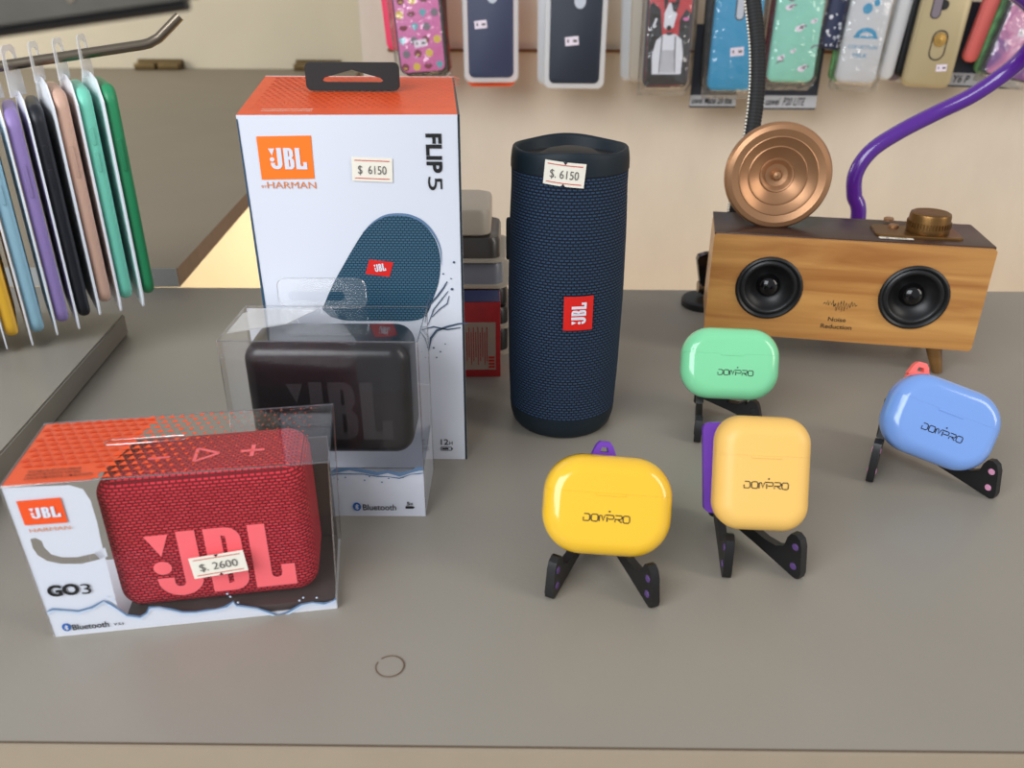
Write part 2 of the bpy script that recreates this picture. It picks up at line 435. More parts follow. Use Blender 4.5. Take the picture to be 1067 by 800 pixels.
# ------------------------------------------------------------------ the setting
def slab(name, pts, z0, z1, m):
    bm = bmesh.new()
    loft(bm, [[(x, y, z0) for x, y in pts], [(x, y, z1) for x, y in pts]]); return finish(bm, name, m, smooth=False)
struct(slab('floor', [(-3, -1.5), (3, -1.5), (3, 2.7), (-3, 2.7)], -0.92, -0.90, M['floor']))
struct(finish(box_bm(-0.205, 2.6, 1.2, 1.26, -0.90, 1.6), 'wall_back', M['wall'], smooth=False))
struct(finish(box_bm(-0.205, -0.145, 1.2605, 2.5995, -0.90, 1.6), 'wall_spill_stop', M['wall'], smooth=False))  # unseen return wall, added to keep the gap lamp off the far wall
struct(finish(box_bm(-3, 2.6, 2.6, 2.66, -0.90, 1.6), 'wall_far', M['wall_far'], smooth=False))
struct(finish(box_bm(-0.17, 2.6, 1.197, 1.2005, 0.1725, 0.1765), 'trim_1', M['groove'], smooth=False))
# counter: top board, pale front edge, plinth below
ct = thing('shop_counter', 'grey laminate display counter that everything in front stands on', 'counter', (0.1, 0.45, 0))
fl, fr = at_z(0, 772), at_z(1067, 783)
sl = (fr.y - fl.y) / (fr.x - fl.x)
yf = lambda x: fl.y + sl * (x - fl.x)
X0, X1 = -1.6, 1.3
bm = bmesh.new(); loft(bm, [[(x - .1, y - .45, z) for x, y in ((X0, yf(X0)), (X1, yf(X1)), (X1, 0.735), (X0, 0.735))] for z in (-0.022, 0)])
finish(bm, 'counter_top', M['laminate'], ct, smooth=False)
bm = bmesh.new(); loft(bm, [[(x - .1, y - .45, z) for x, y in ((X0, yf(X0) - .0022), (X1, yf(X1) - .0022), (X1, yf(X1) - .0002), (X0, yf(X0) - .0002))] for z in (-0.05, -0.0004)])
finish(bm, 'edge_band', M['laminate_edge'], ct, smooth=False)
bm = bmesh.new(); loft(bm, [[(x - .1, y - .45, z) for x, y in ((X0, yf(X0) - .0006), (X1, yf(X1) - .0006), (X1, yf(X1) + .00005), (X0, yf(X0) + .00005))] for z in (-0.0004, 0.0001)])
finish(bm, 'edge_seam', M['seam'], ct, smooth=False)
finish(box_bm(X0 - .1, X1 - .1, -0.2, 0.26, -0.90, -0.0225), 'plinth', M['laminate_edge'], ct, smooth=False)
# raised board along the left and the lift-up flap beyond it
ex = lambda y: -0.298 - 0.1 * (y - 0.4729)
ld = thing('raised_shelf_board', 'thick grey board lying on the counter under the hanging coloured cases', 'shelf', (-0.5, 0.45, 0))
bm = bmesh.new(); loft(bm, [[(x + .5, y - .45, z) for x, y in ((-1.2, 0.2), (ex(0.2), 0.2), (ex(0.622), 0.622), (-1.2, 0.66))] for z in (0.0005, 0.018)])
bmesh.ops.bevel(bm, geom=bm.edges[:], offset=0.0012, segments=2, affect='EDGES'); finish(bm, 'board', M['laminate'], ld)
fp = thing('counter_flap', 'grey hinged flap board reaching back to the far cream wall', 'counter flap', (-0.8, 1.5, 0))
fx = lambda y: -0.3126 - 0.0745 * (y - 0.7333)
bm = bmesh.new(); loft(bm, [[(x + .8, y - 1.5, z) for x, y in ((-2.6, 0.737), (fx(0.737), 0.737), (fx(2.597), 2.597), (-2.6, 2.597))] for z in (0.0, 0.0178)])
finish(bm, 'flap_core', M['chip_edge'], fp, smooth=False)
bm = bmesh.new(); loft(bm, [[(x + .8, y - 1.5, z) for x, y in ((-2.6, 0.737), (fx(0.737) + .0005, 0.737), (fx(2.597) + .0005, 2.597), (-2.6, 2.597))] for z in (0.0178, 0.0186)])
finish(bm, 'flap_top', M['flap_laminate_dim'], fp, smooth=False)
finish(box_bm(-1.8, fx(0.737) + .8 - .0005, -0.7645, -0.7632, 0.0004, 0.0184), 'front_edge_band', mat('cool grey edge band', (168, 170, 168), 0.4), fp, smooth=False)
def hinge(px0, px1, label):
    a, b = at_z(px0, 73, 0.0186), at_z(px1, 73, 0.0186); c = (a + b) / 2; hw = (b - a).length / 2
    h = thing('hinge', label, 'hinge', (c.x, 2.585, 0.0187), group=None)
    for s, nm in ((-1, 'leaf'), (1, 'leaf')):
        x0, x1 = (-hw, -0.004) if s < 0 else (0.004, hw)
        finish(box_bm(x0, x1, -0.04, 0.012, 0, 0.018, 0.002), nm, M['brass'], h)
    bm = bmesh.new(); tube(bm, [(-hw, 0.0, 0.018), (hw, 0.0, 0.018)], 0.009, 12); finish(bm, 'pin', M['brass'], h)
hinge(140, 187, 'brass hinge at the back of the grey flap, nearer the hanging cases')
hinge(308, 355, 'brass hinge peeking out beside the black box handle')

# ------------------------------------------------------------------ tall white boxed speaker package
FY = 0.4295
fbl, fbr = Vector((-0.1374, FY, 0)), Vector((-0.0269, FY, 0))
ftl, ftr = Vector((-0.1388, FY, 0.2)), Vector((-0.0268, FY, 0.2008))
bx = thing('speaker_box', 'tall white box with orange lid and black carry handle, picturing a blue speaker', 'box', (-0.083, 0.47, 0))
O = bx.location.copy()
bbl, bbr, btl, btr = Vector((-0.1440, 0.515, 0)), Vector((-0.0350, 0.515, 0)), Vector((-0.1455, 0.515, 0.21)), Vector((-0.0350, 0.515, 0.21))
def quad_panel(name, pts, m, parent, O, out, th=0.0012):
    """a card panel with real thickness behind the given face"""
    pts = [Vector(p) for p in pts]; c = sum(pts, Vector()) / 4
    n = (pts[1] - pts[0]).cross(pts[3] - pts[0]).normalized()
    if n.dot(Vector(out)) < 0: n = -n
    bm = bmesh.new(); loft(bm, [[p - O for p in pts], [p - O - n * th for p in pts]])
    return finish(bm, name, m, parent, smooth=False)
quad_panel('front_panel', [fbl, fbr, ftr, ftl], M['white_gloss'], bx, O, (0, -1, 0))
quad_panel('left_panel', [fbl, ftl, btl, bbl], M['side_blue'], bx, O, (-1, 0, 0))
quad_panel('right_panel', [fbr, ftr, btr, bbr], M['print_dark'], bx, O, (1, 0, 0))
quad_panel('back_panel', [bbl, bbr, btr, btl], M['white'], bx, O, (0, 1, 0))
lid = quad_panel('lid', [ftl, ftr, btr, btl], M['orange_top'], bx, O, (0, 0, 1))
fp_ = lambda x, y: (at_y(x, y, FY).x - ftl.x, at_y(x, y, FY).z)          # place on the front panel
fmap = lambda lift: plane_map(Vector((ftl.x, FY, 0)) - O, (1, 0, 0), (0, 0, 1), lift)
P_ = lambda pts: [fp_(*p) for p in pts]
# lid print
lu = (ftr - ftl).normalized(); lv = (btl - ftl).normalized(); lv = (lv - lu * lv.dot(lu)).normalized()
lmap = lambda lift: plane_map(ftl - O, lu, lv, lift)
q = Print()
for i in range(26):
    for j in range(19):
        s_ = 0.0034 * (0.45 + 0.55 * (j / 19)); x, y = 0.004 + i * 0.0041 + (j % 2) * 0.002 - j * 0.0002, 0.014 + j * 0.0036
        if x < 0.106 and y < 0.082: q.poly([(x, y), (x + s_, y), (x + s_ * .5, y + s_ * .8)])
q.build('triangle_print', M['orange_dark'], lid, lmap(0.0003))
q = Print(); q.text('PORTABLE BLUETOOTH SPEAKER', 0.011, 0.0085, 0.0016, width=0.026).text('ENCEINTE BLUETOOTH PORTABLE', 0.011, 0.0055, 0.0016, width=0.026)
q.build('small_lettering', M['paper'], lid, lmap(0.0004))
# front print
q = Print().poly(P_([(267, 142), (324, 141), (328, 186), (273, 187)])); lg = q.build('logo_panel', M['logo_orange'], bx, fmap(0.0003))
a, b = fp_(282, 176), fp_(318, 154); q = Print().logo(a[0], a[1], b[1] - a[1], width=b[0] - a[0]); q.build('logo_letters', M['white_gloss'], lg, fmap(0.0006))
a, b = fp_(279, 196), fp_(329, 188); q = Print().text('HARMAN', a[0], a[1], 0.0036, width=b[0] - a[0], bold=0.0)
a = fp_(273, 195.5); q.text('BY', a[0], a[1], 0.0014, width=0.0026); q.build('maker_lettering', M['harman'], lg, fmap(0.0004))
a, b = fp_(444, 139), fp_(444, 180); c_ = fp_(462, 139)
q = Print().text('FLIP', a[0], a[1], c_[0] - a[0] - 0.001, width=a[1] - b[1], bold=0.035, rot=R(-90)); q.build('name_lettering', M['ink'], bx, fmap(0.0004))
a, b = fp_(446, 184), fp_(446, 198); q = Print().text('5', a[0], a[1], c_[0] - a[0] - 0.001, width=a[1] - b[1], rot=R(-90)); q.build('number_lettering', M['ink'], bx, fmap(0.0004))
c0 = fp_(388, 176.5); sticker(bx, lambda a, b, l: fmap(l + 0.0003)(c0[0] + a, c0[1] + b), 0.0208, 0.0122, '$  6150', rot=R(-2), nicks=False)
q = Print().poly(P_([(246.3, 124), (247.6, 124), (301, 477.5), (297.4, 477.5)])); q.build('edge_print', M['side_blue'], bx, fmap(0.0003))
# printed picture of a speaker in splashing water
sm2 = lambda pts, k=5: [(v.x, v.y) for v in smooth_path([(a, b, 0) for a, b in pts], k)]
pic = Print().poly(sm2(P_([(336, 322), (346, 298), (358, 276), (369, 257), (378, 243), (388, 233), (400, 226), (413, 224), (428, 226), (441, 233), (451, 245), (457, 259), (459, 275), (457, 294), (451, 312), (444, 328), (430, 334), (400, 334), (364, 334), (345, 330)])))
pc = pic.build('speaker_picture', M['print_navy'], bx, fmap(0.0003))
rp_ = sm2(P_([(378, 242.5), (388, 232.2), (400, 225.2), (413, 223.1), (428, 224.8), (441.8, 231.8), (452.3, 244), (458.8, 259), (460.2, 276)])); q = Print().stroke(rp_, [.0002 + .0012 * math.sin(math.pi * k / (len(rp_) - 1)) for k in range(len(rp_))]); q.build('picture_rim', M['water'], pc, fmap(0.0005))
q = Print().poly(P_([(385, 270), (410, 273), (406, 288), (381, 285)])); bd = q.build('picture_badge', M['red'], pc, fmap(0.0005))
a = fp_(391, 283); q = Print().logo(a[0], a[1], 0.0042, width=0.0062, rot=R(8)); q.build('picture_logo', M['white'], bd, fmap(0.0007))
q = Print()
for pts, wd in (([(441, 330), (448, 317), (456, 308), (462, 300), (466, 293)], .0009), ([(446, 338), (452, 322), (460, 312), (467, 303)], .0006), ([(438, 345), (443, 352), (447, 365), (449, 352), (455, 344), (466, 340), (478, 337), (487, 336)], .0012),
                ([(440, 343), (452, 340), (466, 343), (480, 341)], .0008), ([(443, 336), (445, 318), (449, 306)], .0007), ([(450, 330), (458, 322), (466, 316), (468, 308)], .0006)):
    n_ = len(pts); q.stroke(P_(pts), [wd * (.25 + .9 * math.sin(math.pi * (k + .6) / (n_ + .4))) for k in range(n_)])
for x, y, r in ((471, 301, .0008), (473, 273, .0007), (462, 285, .0005), (470, 290, .0004), (452, 362, .0006), (459, 366, .0005), (464, 358, .0004), (455, 372, .0005)): u, v = fp_(x, y); q.disc(u, v, r, 8)
q.build('splash_print', M['water_dark'], bx, fmap(0.0005))
u, v = fp_(459.5, 463); q = Print().text('12', u, v, 0.0040, width=0.0046, bold=0.01).text('H', u + 0.005, v, 0.0026, width=0.0020)
u, v = fp_(459.5, 469); q.poly([(u, v), (u + .0066, v), (u + .0066, v + .0026), (u, v + .0026)], [[(u + .0004, v + .0022), (u + .0062, v + .0022), (u + .0062, v + .0004), (u + .0004, v + .0004)]])
q.rect(u + .0008, v + .0008, u + .0046, v + .0018).rect(u + .0066, v + .0007, u + .0072, v + .0019); q.build('battery_mark', M['ink'], bx, fmap(0.0004))
# carry handle: a bent strip standing on the lid
n_l = (ftr - ftl).cross(btl - ftl).normalized()
h0, h1 = at_plane(320, 96, ftl, n_l), at_plane(417, 95, ftl, n_l); hc = (h0 + h1) / 2; hw = (h1 - h0).length; hh = (at_y(368, 66, hc.y).z - hc.z)
hd = bmesh.new()
hole = [(-hw * .30, hh * .30), (-hw * .33, hh * .36), (-hw * .30, hh * .46), (0, hh * .74), (hw * .30, hh * .46), (hw * .33, hh * .36), (hw * .30, hh * .30)]
prism(hd, [(x, z + hh / 2) for x, z in rrect(hw, hh, 0.003, 5)], -0.0013, 0.0013, [hole[::-1]])
finish(hd, 'carry_handle', M['black_matte'], bx, Matrix.Translation(hc - O + Vector((0, 0, 0.0006))))

# ------------------------------------------------------------------ navy cylinder speaker
SX, SY = 0.0328, 0.4838
sp = thing('cylinder_speaker', 'upright navy woven cylinder speaker with a red badge and a price sticker', 'speaker', (SX, SY, 0))
def srad(z):
    ks = [(0, .0285), (.003, .0318), (.010, .0336), (.0145, .0342), (.04, .0352), (.09, .0358), (.13, .0352), (.165, .0338), (.176, .0330), (.19, .0322)]
    for (a, ra), (b, rb) in zip(ks, ks[1:]):
        if z <= b: return ra + (rb - ra) * max(0, (z - a) / (b - a))
    return ks[-1][1]
lathe_obj('base_cap', [(0.0005, 0.0), (.027, 0.0), (.0300, .0012), (.0322, .0042), (.0336, .010), (.0340, .0152), (.0334, .0154)], M['rubber'], sp)
o = lathe_obj('cloth_sleeve', [(.0330, .0150), (.0339, .0152)] + [(srad(z) - .0004, z) for z in [.016 + i * .01 for i in range(15)]] + [(.0338, .1652), (.0328, .1655)], M['navy_weave'], sp, n=96); uv_cyl(o, .0355)
wave = lambda t, r, z: (-0.0007 * math.cos(2 * t) + 0.0006 * math.cos(4 * t)) * max(0, min(1, (z - .170) / .008))
bm = bmesh.new()
lathe(bm, [(.0330, .1650), (.0342, .1652), (.0341, .170), (.0336, .1740), (.0331, .1762), (.0324, .1770), (.0314, .1768), (.0307, .1750), (.0300, .1718), (.0292, .1700)], 96, wave)
finish(bm, 'top_cap', M['rubber'], sp, angle=60)
lathe_obj('radiator', [(.0005, .1755), (.008, .1752), (.014, .1738), (.019, .1708), (.024, .1700), (.0294, .1702), (.0294, .1690), (.0005, .1690)], M['black_matte'], sp)
bm = bmesh.new(); pillow(bm, .008, .026, .003, .0038, .0012, c=(0, 0, 0)); 
finish(bm, 'button_rail', M['rubber'], sp, Matrix.Translation((-0.0352, 0.002, 0.121)) @ Matrix.Rotation(R(-92), 4, 'Z'))
th = R(9)
q = Print()
for i in range(8): q.poly([(-.0088 + .0176 * i / 8, -.0105), (-.0088 + .0176 * (i + 1) / 8, -.0105), (-.0088 + .0176 * (i + 1) / 8, .0105), (-.0088 + .0176 * i / 8, .0105)])
bd = q.build('badge', M['red'], sp, cyl_map(srad, th, 0.0875, 0.0007))
q = Print().logo(.0045, -.0068, .0088, width=.0135, rot=R(90)); q.build('badge_letters', M['white'], bd, cyl_map(srad, th, 0.0875, 0.0010))
sticker(sp, lambda a, b, l: cyl_map(lambda z: max(srad(z), .0342), R(-8.5), 0.1672, 0.0006 + l)(a, b), 0.0228, 0.0130, '$. 6150', rot=R(-5))

# ------------------------------------------------------------------ clear packages
def clear_pack(name, label, L, D, H, origin, yaw, bottom_m, fl=0.0):
    t = thing(name, label, 'package', origin, yaw)
    film = bmesh.new()
    v = [film.verts.new(p) for p in ((0, 0, .0006), (L, 0, .0006), (L, D, .0006), (0, D, .0006), (-fl, 0, H), (L + fl, 0, H), (L + fl, D, H), (-fl, D, H))]
    for f in ((0, 1, 5, 4), (1, 2, 6, 5), (2, 3, 7, 6), (3, 0, 4, 7), (4, 5, 6, 7)): film.faces.new([v[i] for i in f])
    finish(film, 'clear_box', M['clear'], t, smooth=False)
    e = bmesh.new()
    cs = [(0, 0), (L, 0), (L, D), (0, D)]
    for i in range(4):
        (ax, ay), (bx_, by) = cs[i], cs[(i + 1) % 4]
        fa, fb = (fl if ax > 0 else -fl), (fl if bx_ > 0 else -fl)
        tube(e, [(ax + fa, ay, H), (bx_ + fb, by, H)], .00038, 6)
        tube(e, [(ax, ay, .001), (ax + fa, ay, H)], .00038, 6)
    finish(e, 'folded_edge', M['clear_edge'], t)
    finish(box_bm(.0003, L - .0003, .0003, D - .0003, 0, .0007), 'bottom_card', bottom_m, t, smooth=False)
    return t
def block_speaker(parent, wd, ht, dp, c, cloth, tilt=0.0):
    o = bmesh.new(); pillow(o, wd, ht, dp, .010, .0075, n=10, seg=8)
    s = finish(o, 'speaker_body', cloth, parent, Matrix.Translation(c) @ Matrix.Rotation(tilt, 4, 'Y'), angle=70); uv_box(s)
    return s
# red speaker in its clear package, front left
g0, g1 = at_z(57, 664), at_z(352, 634); GL = (g1 - g0).length; GD, GH = 0.0530, 0.0790
gy = math.atan2(g1.y - g0.y, g1.x - g0.x)
go = clear_pack('red_speaker_package', 'clear package with orange and white print holding a red woven speaker', GL, GD, GH, g0, gy, M['white'], .0030)
gu = Vector((math.cos(gy), math.sin(gy), 0))
gq = lambda x, y: ((lambda p: ((p - g0).dot(gu), p.z))(at_plane(x, y, g0, Vector((-gu.y, gu.x, 0)))))
gP = lambda pts: [gq(*p) for p in pts]
gm = lambda lift: plane_map((0, 0, 0), (1, 0, 0), (0, 0, 1), lift)
a, b = gq(122, 545), gq(338, 545)
sw = 0.0872; scx = GL - 0.0080 - sw / 2
rs = block_speaker(go, sw, .0690, .0400, (scx, .0255, .0400), M['red_weave'], R(-0.5))
sm = lambda lift: plane_map((0, -.0200, 0), (1, 0, 0), (0, 0, 1), lift)
q = Print().logo(-.0270, -.0275, .0345, width=.0605); q.build('big_logo', M['coral'], rs, sm(0.0004))
tm = plane_map((0, 0, .0345), (1, 0, 0), (0, 1, 0), .0004)
q = Print()
q.stroke([(-.0230, -.004), (-.0140, -.004)], .0018).stroke([(.0160, -.004), (.0260, -.004)], .0018).stroke([(.0210, -.009), (.0210, .001)], .0018)
tri = [(-.003, -.0095), (.0068, -.0040), (-.003, .0015)]
for i in range(3): q.stroke([tri[i], tri[(i + 1) % 3]], .0016)
q.build('button_marks', M['coral'], rs, tm)
# printed white card with curved right edge and the loop-shaped window
M['tray'] = mat('dark inner tray', (66, 56, 54), 0.4)
finish(box_bm(.030, GL - .0012, .0012, GD - .002, .0009, .0052, .0008), 'inner_tray', M['tray'], go)
finish(box_bm(.030, GL - .0012, GD - .0032, GD - .002, .0053, GH * .80), 'back_card', M['tray'], go, smooth=False)
outl = [(-.0026, GH - .0006), gq(72, 506), gq(86, 510), gq(94, 522), gq(101, 545), gq(104, 560), gq(122, 632), gq(122, 655), (.0003, .0008)]
win = gP([(31, 562), (34, 572), (39, 579), (49, 585), (64, 588), (85, 588), (104, 583), (112, 580), (109, 571), (98, 577), (80, 581), (64, 581), (53, 578), (46, 571), (43, 564), (37, 561)])
q = Print().poly(outl, [win]); card = q.build('printed_card', M['white_gloss'], go, gm(-0.0004))
q = Print().poly(gP([(17, 522), (63, 518), (71, 544), (26, 547)])); lg = q.build('logo_panel', M['orange'], go, gm(0.0002))
a, b = gq(33, 540), gq(59, 529); q = Print().logo(a[0], a[1], .0052, width=b[0] - a[0] + .001); q.build('logo_letters', M['white_gloss'], lg, gm(0.0005))
a, b = gq(31, 552.5), gq(74, 549.5); q = Print().text('HARMAN', a[0], a[1] - .0009, .0019, width=b[0] - a[0]); q.build('maker_lettering', M['harman'], lg, gm(0.0003))
a, b = gq(51, 621), gq(84, 618); q = Print().text('GO', a[0], a[1], .0056, width=b[0] - a[0], bold=.045); c_ = gq(86, 618.5); q.text('3', c_[0], c_[1], .0056, width=.0040); q.build('name_lettering', M['ink'], go, gm(0.0003))
# water strip
top = [(45, 637), (55, 634), (70, 635), (82, 636), (96, 632), (108, 625), (114, 628), (122, 633), (132, 640), (146, 642), (153, 638), (156, 632), (166, 632), (178, 634), (190, 637), (204, 637), (216, 635), (226, 634), (236, 631), (243, 626), (246, 630), (255, 631), (268, 633), (280, 637), (290, 640), (300, 637), (314, 629), (325, 627), (338, 628), (346, 626), (350, 623)]
tp = gP(top); tp[0] = (.0003, tp[0][1]); tp[-1] = (GL - .0003, tp[-1][1])
q = Print()
for a, b in zip(tp, tp[1:]): q.poly([(a[0], .0008), (b[0], .0008), b, a])
ws = q.build('water_strip', M['white_gloss'], go, gm(-0.0002))
q = Print().stroke(tp, [.0004 + .0007 * abs(math.sin(i * 1.3)) for i in range(len(tp))]); q.build('water_line', M['water'], ws, gm(0.0003))
q = Print().stroke([(a, b - .0012) for a, b in tp], [.0003 + .0006 * abs(math.cos(i * 1.1)) for i in range(len(tp))])
for x, y in ((118, 624), (112, 621), (240, 621), (237, 618), (312, 625), (316, 622), (248, 627), (330, 622)): u, v = gq(x, y); q.disc(u, v, .0005, 8)
q.build('water_shade', M['water_pale'], ws, gm(0.0004))
a = gq(69.5, 653); q = Print().bluetooth(a[0], a[1], .0022); bt = q.build('blue_mark', M['ink_blue'], go, gm(0.0003))
q = Print().rune(a[0], a[1], .0021); q.build('rune', M['white'], bt, gm(0.0005))
a, b = gq(76.5, 656), gq(114, 651); q = Print().text('Bluetooth', a[0], a[1], .0032, width=b[0] - a[0], bold=.012); a = gq(119, 651); q.text('V 5.1', a[0], a[1], .0013, width=.0040, bold=.03); q.build('lettering', M['ink'], go, gm(0.0003))
# orange print on the lid, thinning into clear film to the right
tmap = lambda lift: plane_map((0, 0, GH), (1, 0, 0), (0, 1, 0), lift)
q = Print().poly([(-.0026, .0004), (.031, .0004), (.036, .012), (.040, .026), (.046, GD - .0004), (-.0026, GD - .0004)]); lp = q.build('orange_print', M['orange'], go, tmap(-.0003))
q = Print(); q2 = Print()
for i in range(26):
    for j in range(12):
        x, y = -.002 + i * .0046 + (j % 2) * .0023, .0012 + j * .0044
        if x > GL - .002: continue
        edge = .029 + y * .25
        if x < edge:
            if y > .013 or x > .030: q.poly([(x, y), (x + .0042, y), (x + .0021, y + .0030)])
        else:
            k = max(.22, 1 - (x - edge) / .060) * .0044
            q2.poly([(x, y), (x + k, y), (x + k * .5, y + k * .85)]) if k > .0030 else q2.poly([(x, y + k), (x + k * .5, y), (x + k, y + k)])
q.build('triangle_print', M['orange_dark'], lp, tmap(.0002)); q2.build('thinning_triangles', M['orange'], go, tmap(.0002))
q = Print()
for s, y, wd in (('PORTABLE BLUETOOTH SPEAKER', .0090, .0205), ('ENCEINTE BLUETOOTH PORTABLE', .0063, .0210), ('CAIXA DE SOM PORTÁTIL COM BLUETOOTH', .0036, .0262)): q.text(s, .0045 + (.009 - y) * .06, y, .0019, width=wd, bold=.004)
q.build('small_lettering', M['ink'], lp, tmap(.0004))
# hang slot moulded in the lid
sl_ = [(.046 + x, .030 + z) for x, z in rrect(.034, .0042, .002, 6)]
bm = bmesh.new(); tube(bm, [(x, y, GH + .0003) for x, y in sl_], .0003, 6, closed=True); finish(bm, 'hang_slot', M['clear_edge'], go)
c0 = gq(228, 587); sticker(go, lambda a, b, l: gm(l + .0004)(c0[0] + a, c0[1] + b), .0232, .0112, '$. 2600', rot=R(5))

# black speaker in its clear package, behind it
b0, b1 = Vector((-.1440, .3698, 0)), Vector((-.0462, .3698, 0)); BL_, BD, BH = .0978, .0480, .1028
bk = clear_pack('black_speaker_package', 'clear package with white wavy base holding a black speaker before the tall box', BL_, BD, BH, b0, 0, M['white'])
bq = lambda x, y: (at_y(x, y, b0.y).x - b0.x, at_y(x, y, b0.y).z)
bP = lambda pts: [bq(*p) for p in pts]
a, b = bq(247, 362), bq(431, 478)
bs = block_speaker(bk, b[0] - a[0], a[1] - b[1], .036, ((a[0] + b[0]) / 2, .0200, (a[1] + b[1]) / 2), M['black_weave'])
q = Print().logo(-.021, -.021, .033, width=.052); q.build('big_logo', mat('faint black emboss', (44, 40, 42), 0.4), bs, plane_map((0, -.018, 0), (1, 0, 0), (0, 0, 1), .0003))
tp = [(0.0003, bq(265, 492)[1])] + bP([(270, 491), (290, 489), (310, 493), (330, 491), (343, 492), (350, 489), (364, 487), (378, 489), (393, 492), (404, 490), (416, 493), (428, 490), (436, 487)]); tp.append((BL_ - .0003, tp[-1][1]))
q = Print()
for a, b in zip(tp, tp[1:]): q.poly([(a[0], .0008), (b[0], .0008), b, a])
ws = q.build('water_strip', M['white_gloss'], bk, gm(-.0002))
q = Print().stroke([(a, b - .0006) for a, b in tp], [.0012 + .0014 * abs(math.sin(i * 1.3)) for i in range(len(tp))]); q.stroke([(a, b - .0030 - .0008 * math.sin(i * 2)) for i, (a, b) in enumerate(tp)], [.0003 + .0005 * abs(math.cos(i * 1.7)) for i in range(len(tp))])
for x, y in ((352, 499), (360, 497), (380, 500), (385, 496), (405, 498), (398, 502), (420, 497)): u, v = bq(x, y); q.disc(u, v, .0005, 8)
q.build('water_line', M['water'], ws, gm(.0003))
q = Print().poly([(.0005, .0008), (.0475, .0008), (.0475, tp[-1][1]), (.0005, tp[0][1])]); q.build('side_strip', M['white_gloss'], bk, plane_map((BL_, 0, 0), (0, 1, 0), (0, 0, 1), -.0003))
a = bq(372, 527.5); q = Print().bluetooth(a[0], a[1], .0027); bt = q.build('blue_mark', M['ink_blue'], bk, gm(.0003))
q = Print().rune(a[0], a[1], .0026); q.build('rune', M['white'], bt, gm(.0005))
a, b = bq(378.5, 531), bq(413, 530); q = Print().text('Bluetooth', a[0], a[1], .0038, width=b[0] - a[0], bold=.012)
a = bq(424, 526); q.text('5', a[0], a[1], .0022, width=.0016, bold=.03).text('H', a[0] + .002, a[1], .0016, width=.0012, bold=.03)
q.rect(a[0] - .0008, a[1] - .0022, a[0] + .0034, a[1] - .0006).rect(a[0] + .0034, a[1] - .0018, a[0] + .0040, a[1] - .0010)
a = bq(343, 531.5); q.text('5.0', a[0] - .0028, a[1], .0030, width=.0062, bold=.02); q.build('lettering', M['ink'], bk, gm(.0003))
# hang tab rising from the back fold, and the arched back card
bm = bmesh.new()
tw, thh = .0470, .0165
o1 = [(x, z + thh / 2) for x, z in rrect(tw, thh, .005, 6)]; o2 = [(x - .003, z + thh * .40) for x, z in rrect(.030, .0050, .0024, 6)]
v1 = [bm.verts.new((x, 0, z)) for x, z in o1]; v2 = [bm.verts.new((x, 0, z)) for x, z in o2]
for k in range(len(v1)): bm.faces.new((v1[k], v1[(k + 1) % len(v1)], v2[(k + 1) % len(v1)], v2[k]))
finish(bm, 'hang_tab', M['tab_clear'], bk, Matrix.Translation((.0425, BD - .002, BH)))
bm = bmesh.new(); tube(bm, [(x + .0425, BD - .002, z + BH + thh / 2) for x, z in rrect(tw, thh, .005, 6)], .00035, 6, closed=True); finish(bm, 'tab_rim', M['clear_edge'], bk)
bm = bmesh.new(); prism(bm, [(.001, .002), (BL_ - .001, .002), (BL_ - .001, BH * .55), (.040, BH * .62), (.031, BH * .86), (.024, BH - .001), (.001, BH - .001)], BD - .0016, BD - .0008); finish(bm, 'back_card', M['white'], bk, smooth=False)
bm = bmesh.new(); prism(bm, [(.006, .0), (.0395, .0), (.034, -.010), (.028, -.021), (.018, -.026), (.001, -.034), (.001, -.008)], -.0003, .0003); finish(bm, 'arched_card', M['tab'], bk, Matrix(((1, 0, 0, 0), (0, 0, 1, BD - .0015), (0, 1, 0, BH - .0010), (0, 0, 0, 1))), smooth=False)

# ------------------------------------------------------------------ earbud cases on folding stands
def dompro(q, x, y, wd, h):
    """seven outline letters in a stencil face, centred on x"""
    lw = wd / 6.95; s = h * .15; X = x - wd / 2
    def st(pts): q.stroke([(X + a * lw, y + b * h) for a, b in pts], s)
    st([(.12, 1), (.72, 1), (.92, .8), (.92, .2), (.72, 0), (.05, 0), (.05, .52)])
    X += lw * 1.12; st([(.16, 0), (.0, .2), (.0, .8), (.16, 1), (.74, 1), (.9, .8), (.9, .2), (.74, 0), (.16, 0)])
    X += lw * 1.08; st([(.0, 0), (.0, .75), (.1, .9), (.3, .9), (.52, .12), (.74, .9)])
    X += lw * 1.0; st([(.06, 0), (.06, .75)]); st([(-.2, .98), (.9, .98), (.98, .8), (.98, .6), (.86, .42), (.2, .42)])
    X += lw * 1.12; st([(.05, 1), (.86, 1), (.95, .82), (.95, .62), (.82, .45), (.05, .45), (.05, 0)]); st([(.40, .45), (.95, 0)])
    X += lw * 1.12; st([(.16, 0), (.0, .2), (.0, .8), (.16, 1), (.74, 1), (.9, .8), (.9, .2), (.74, 0), (.16, 0)])
    q.disc(x + wd * .01, y + h * 1.5, h * .14, 8)
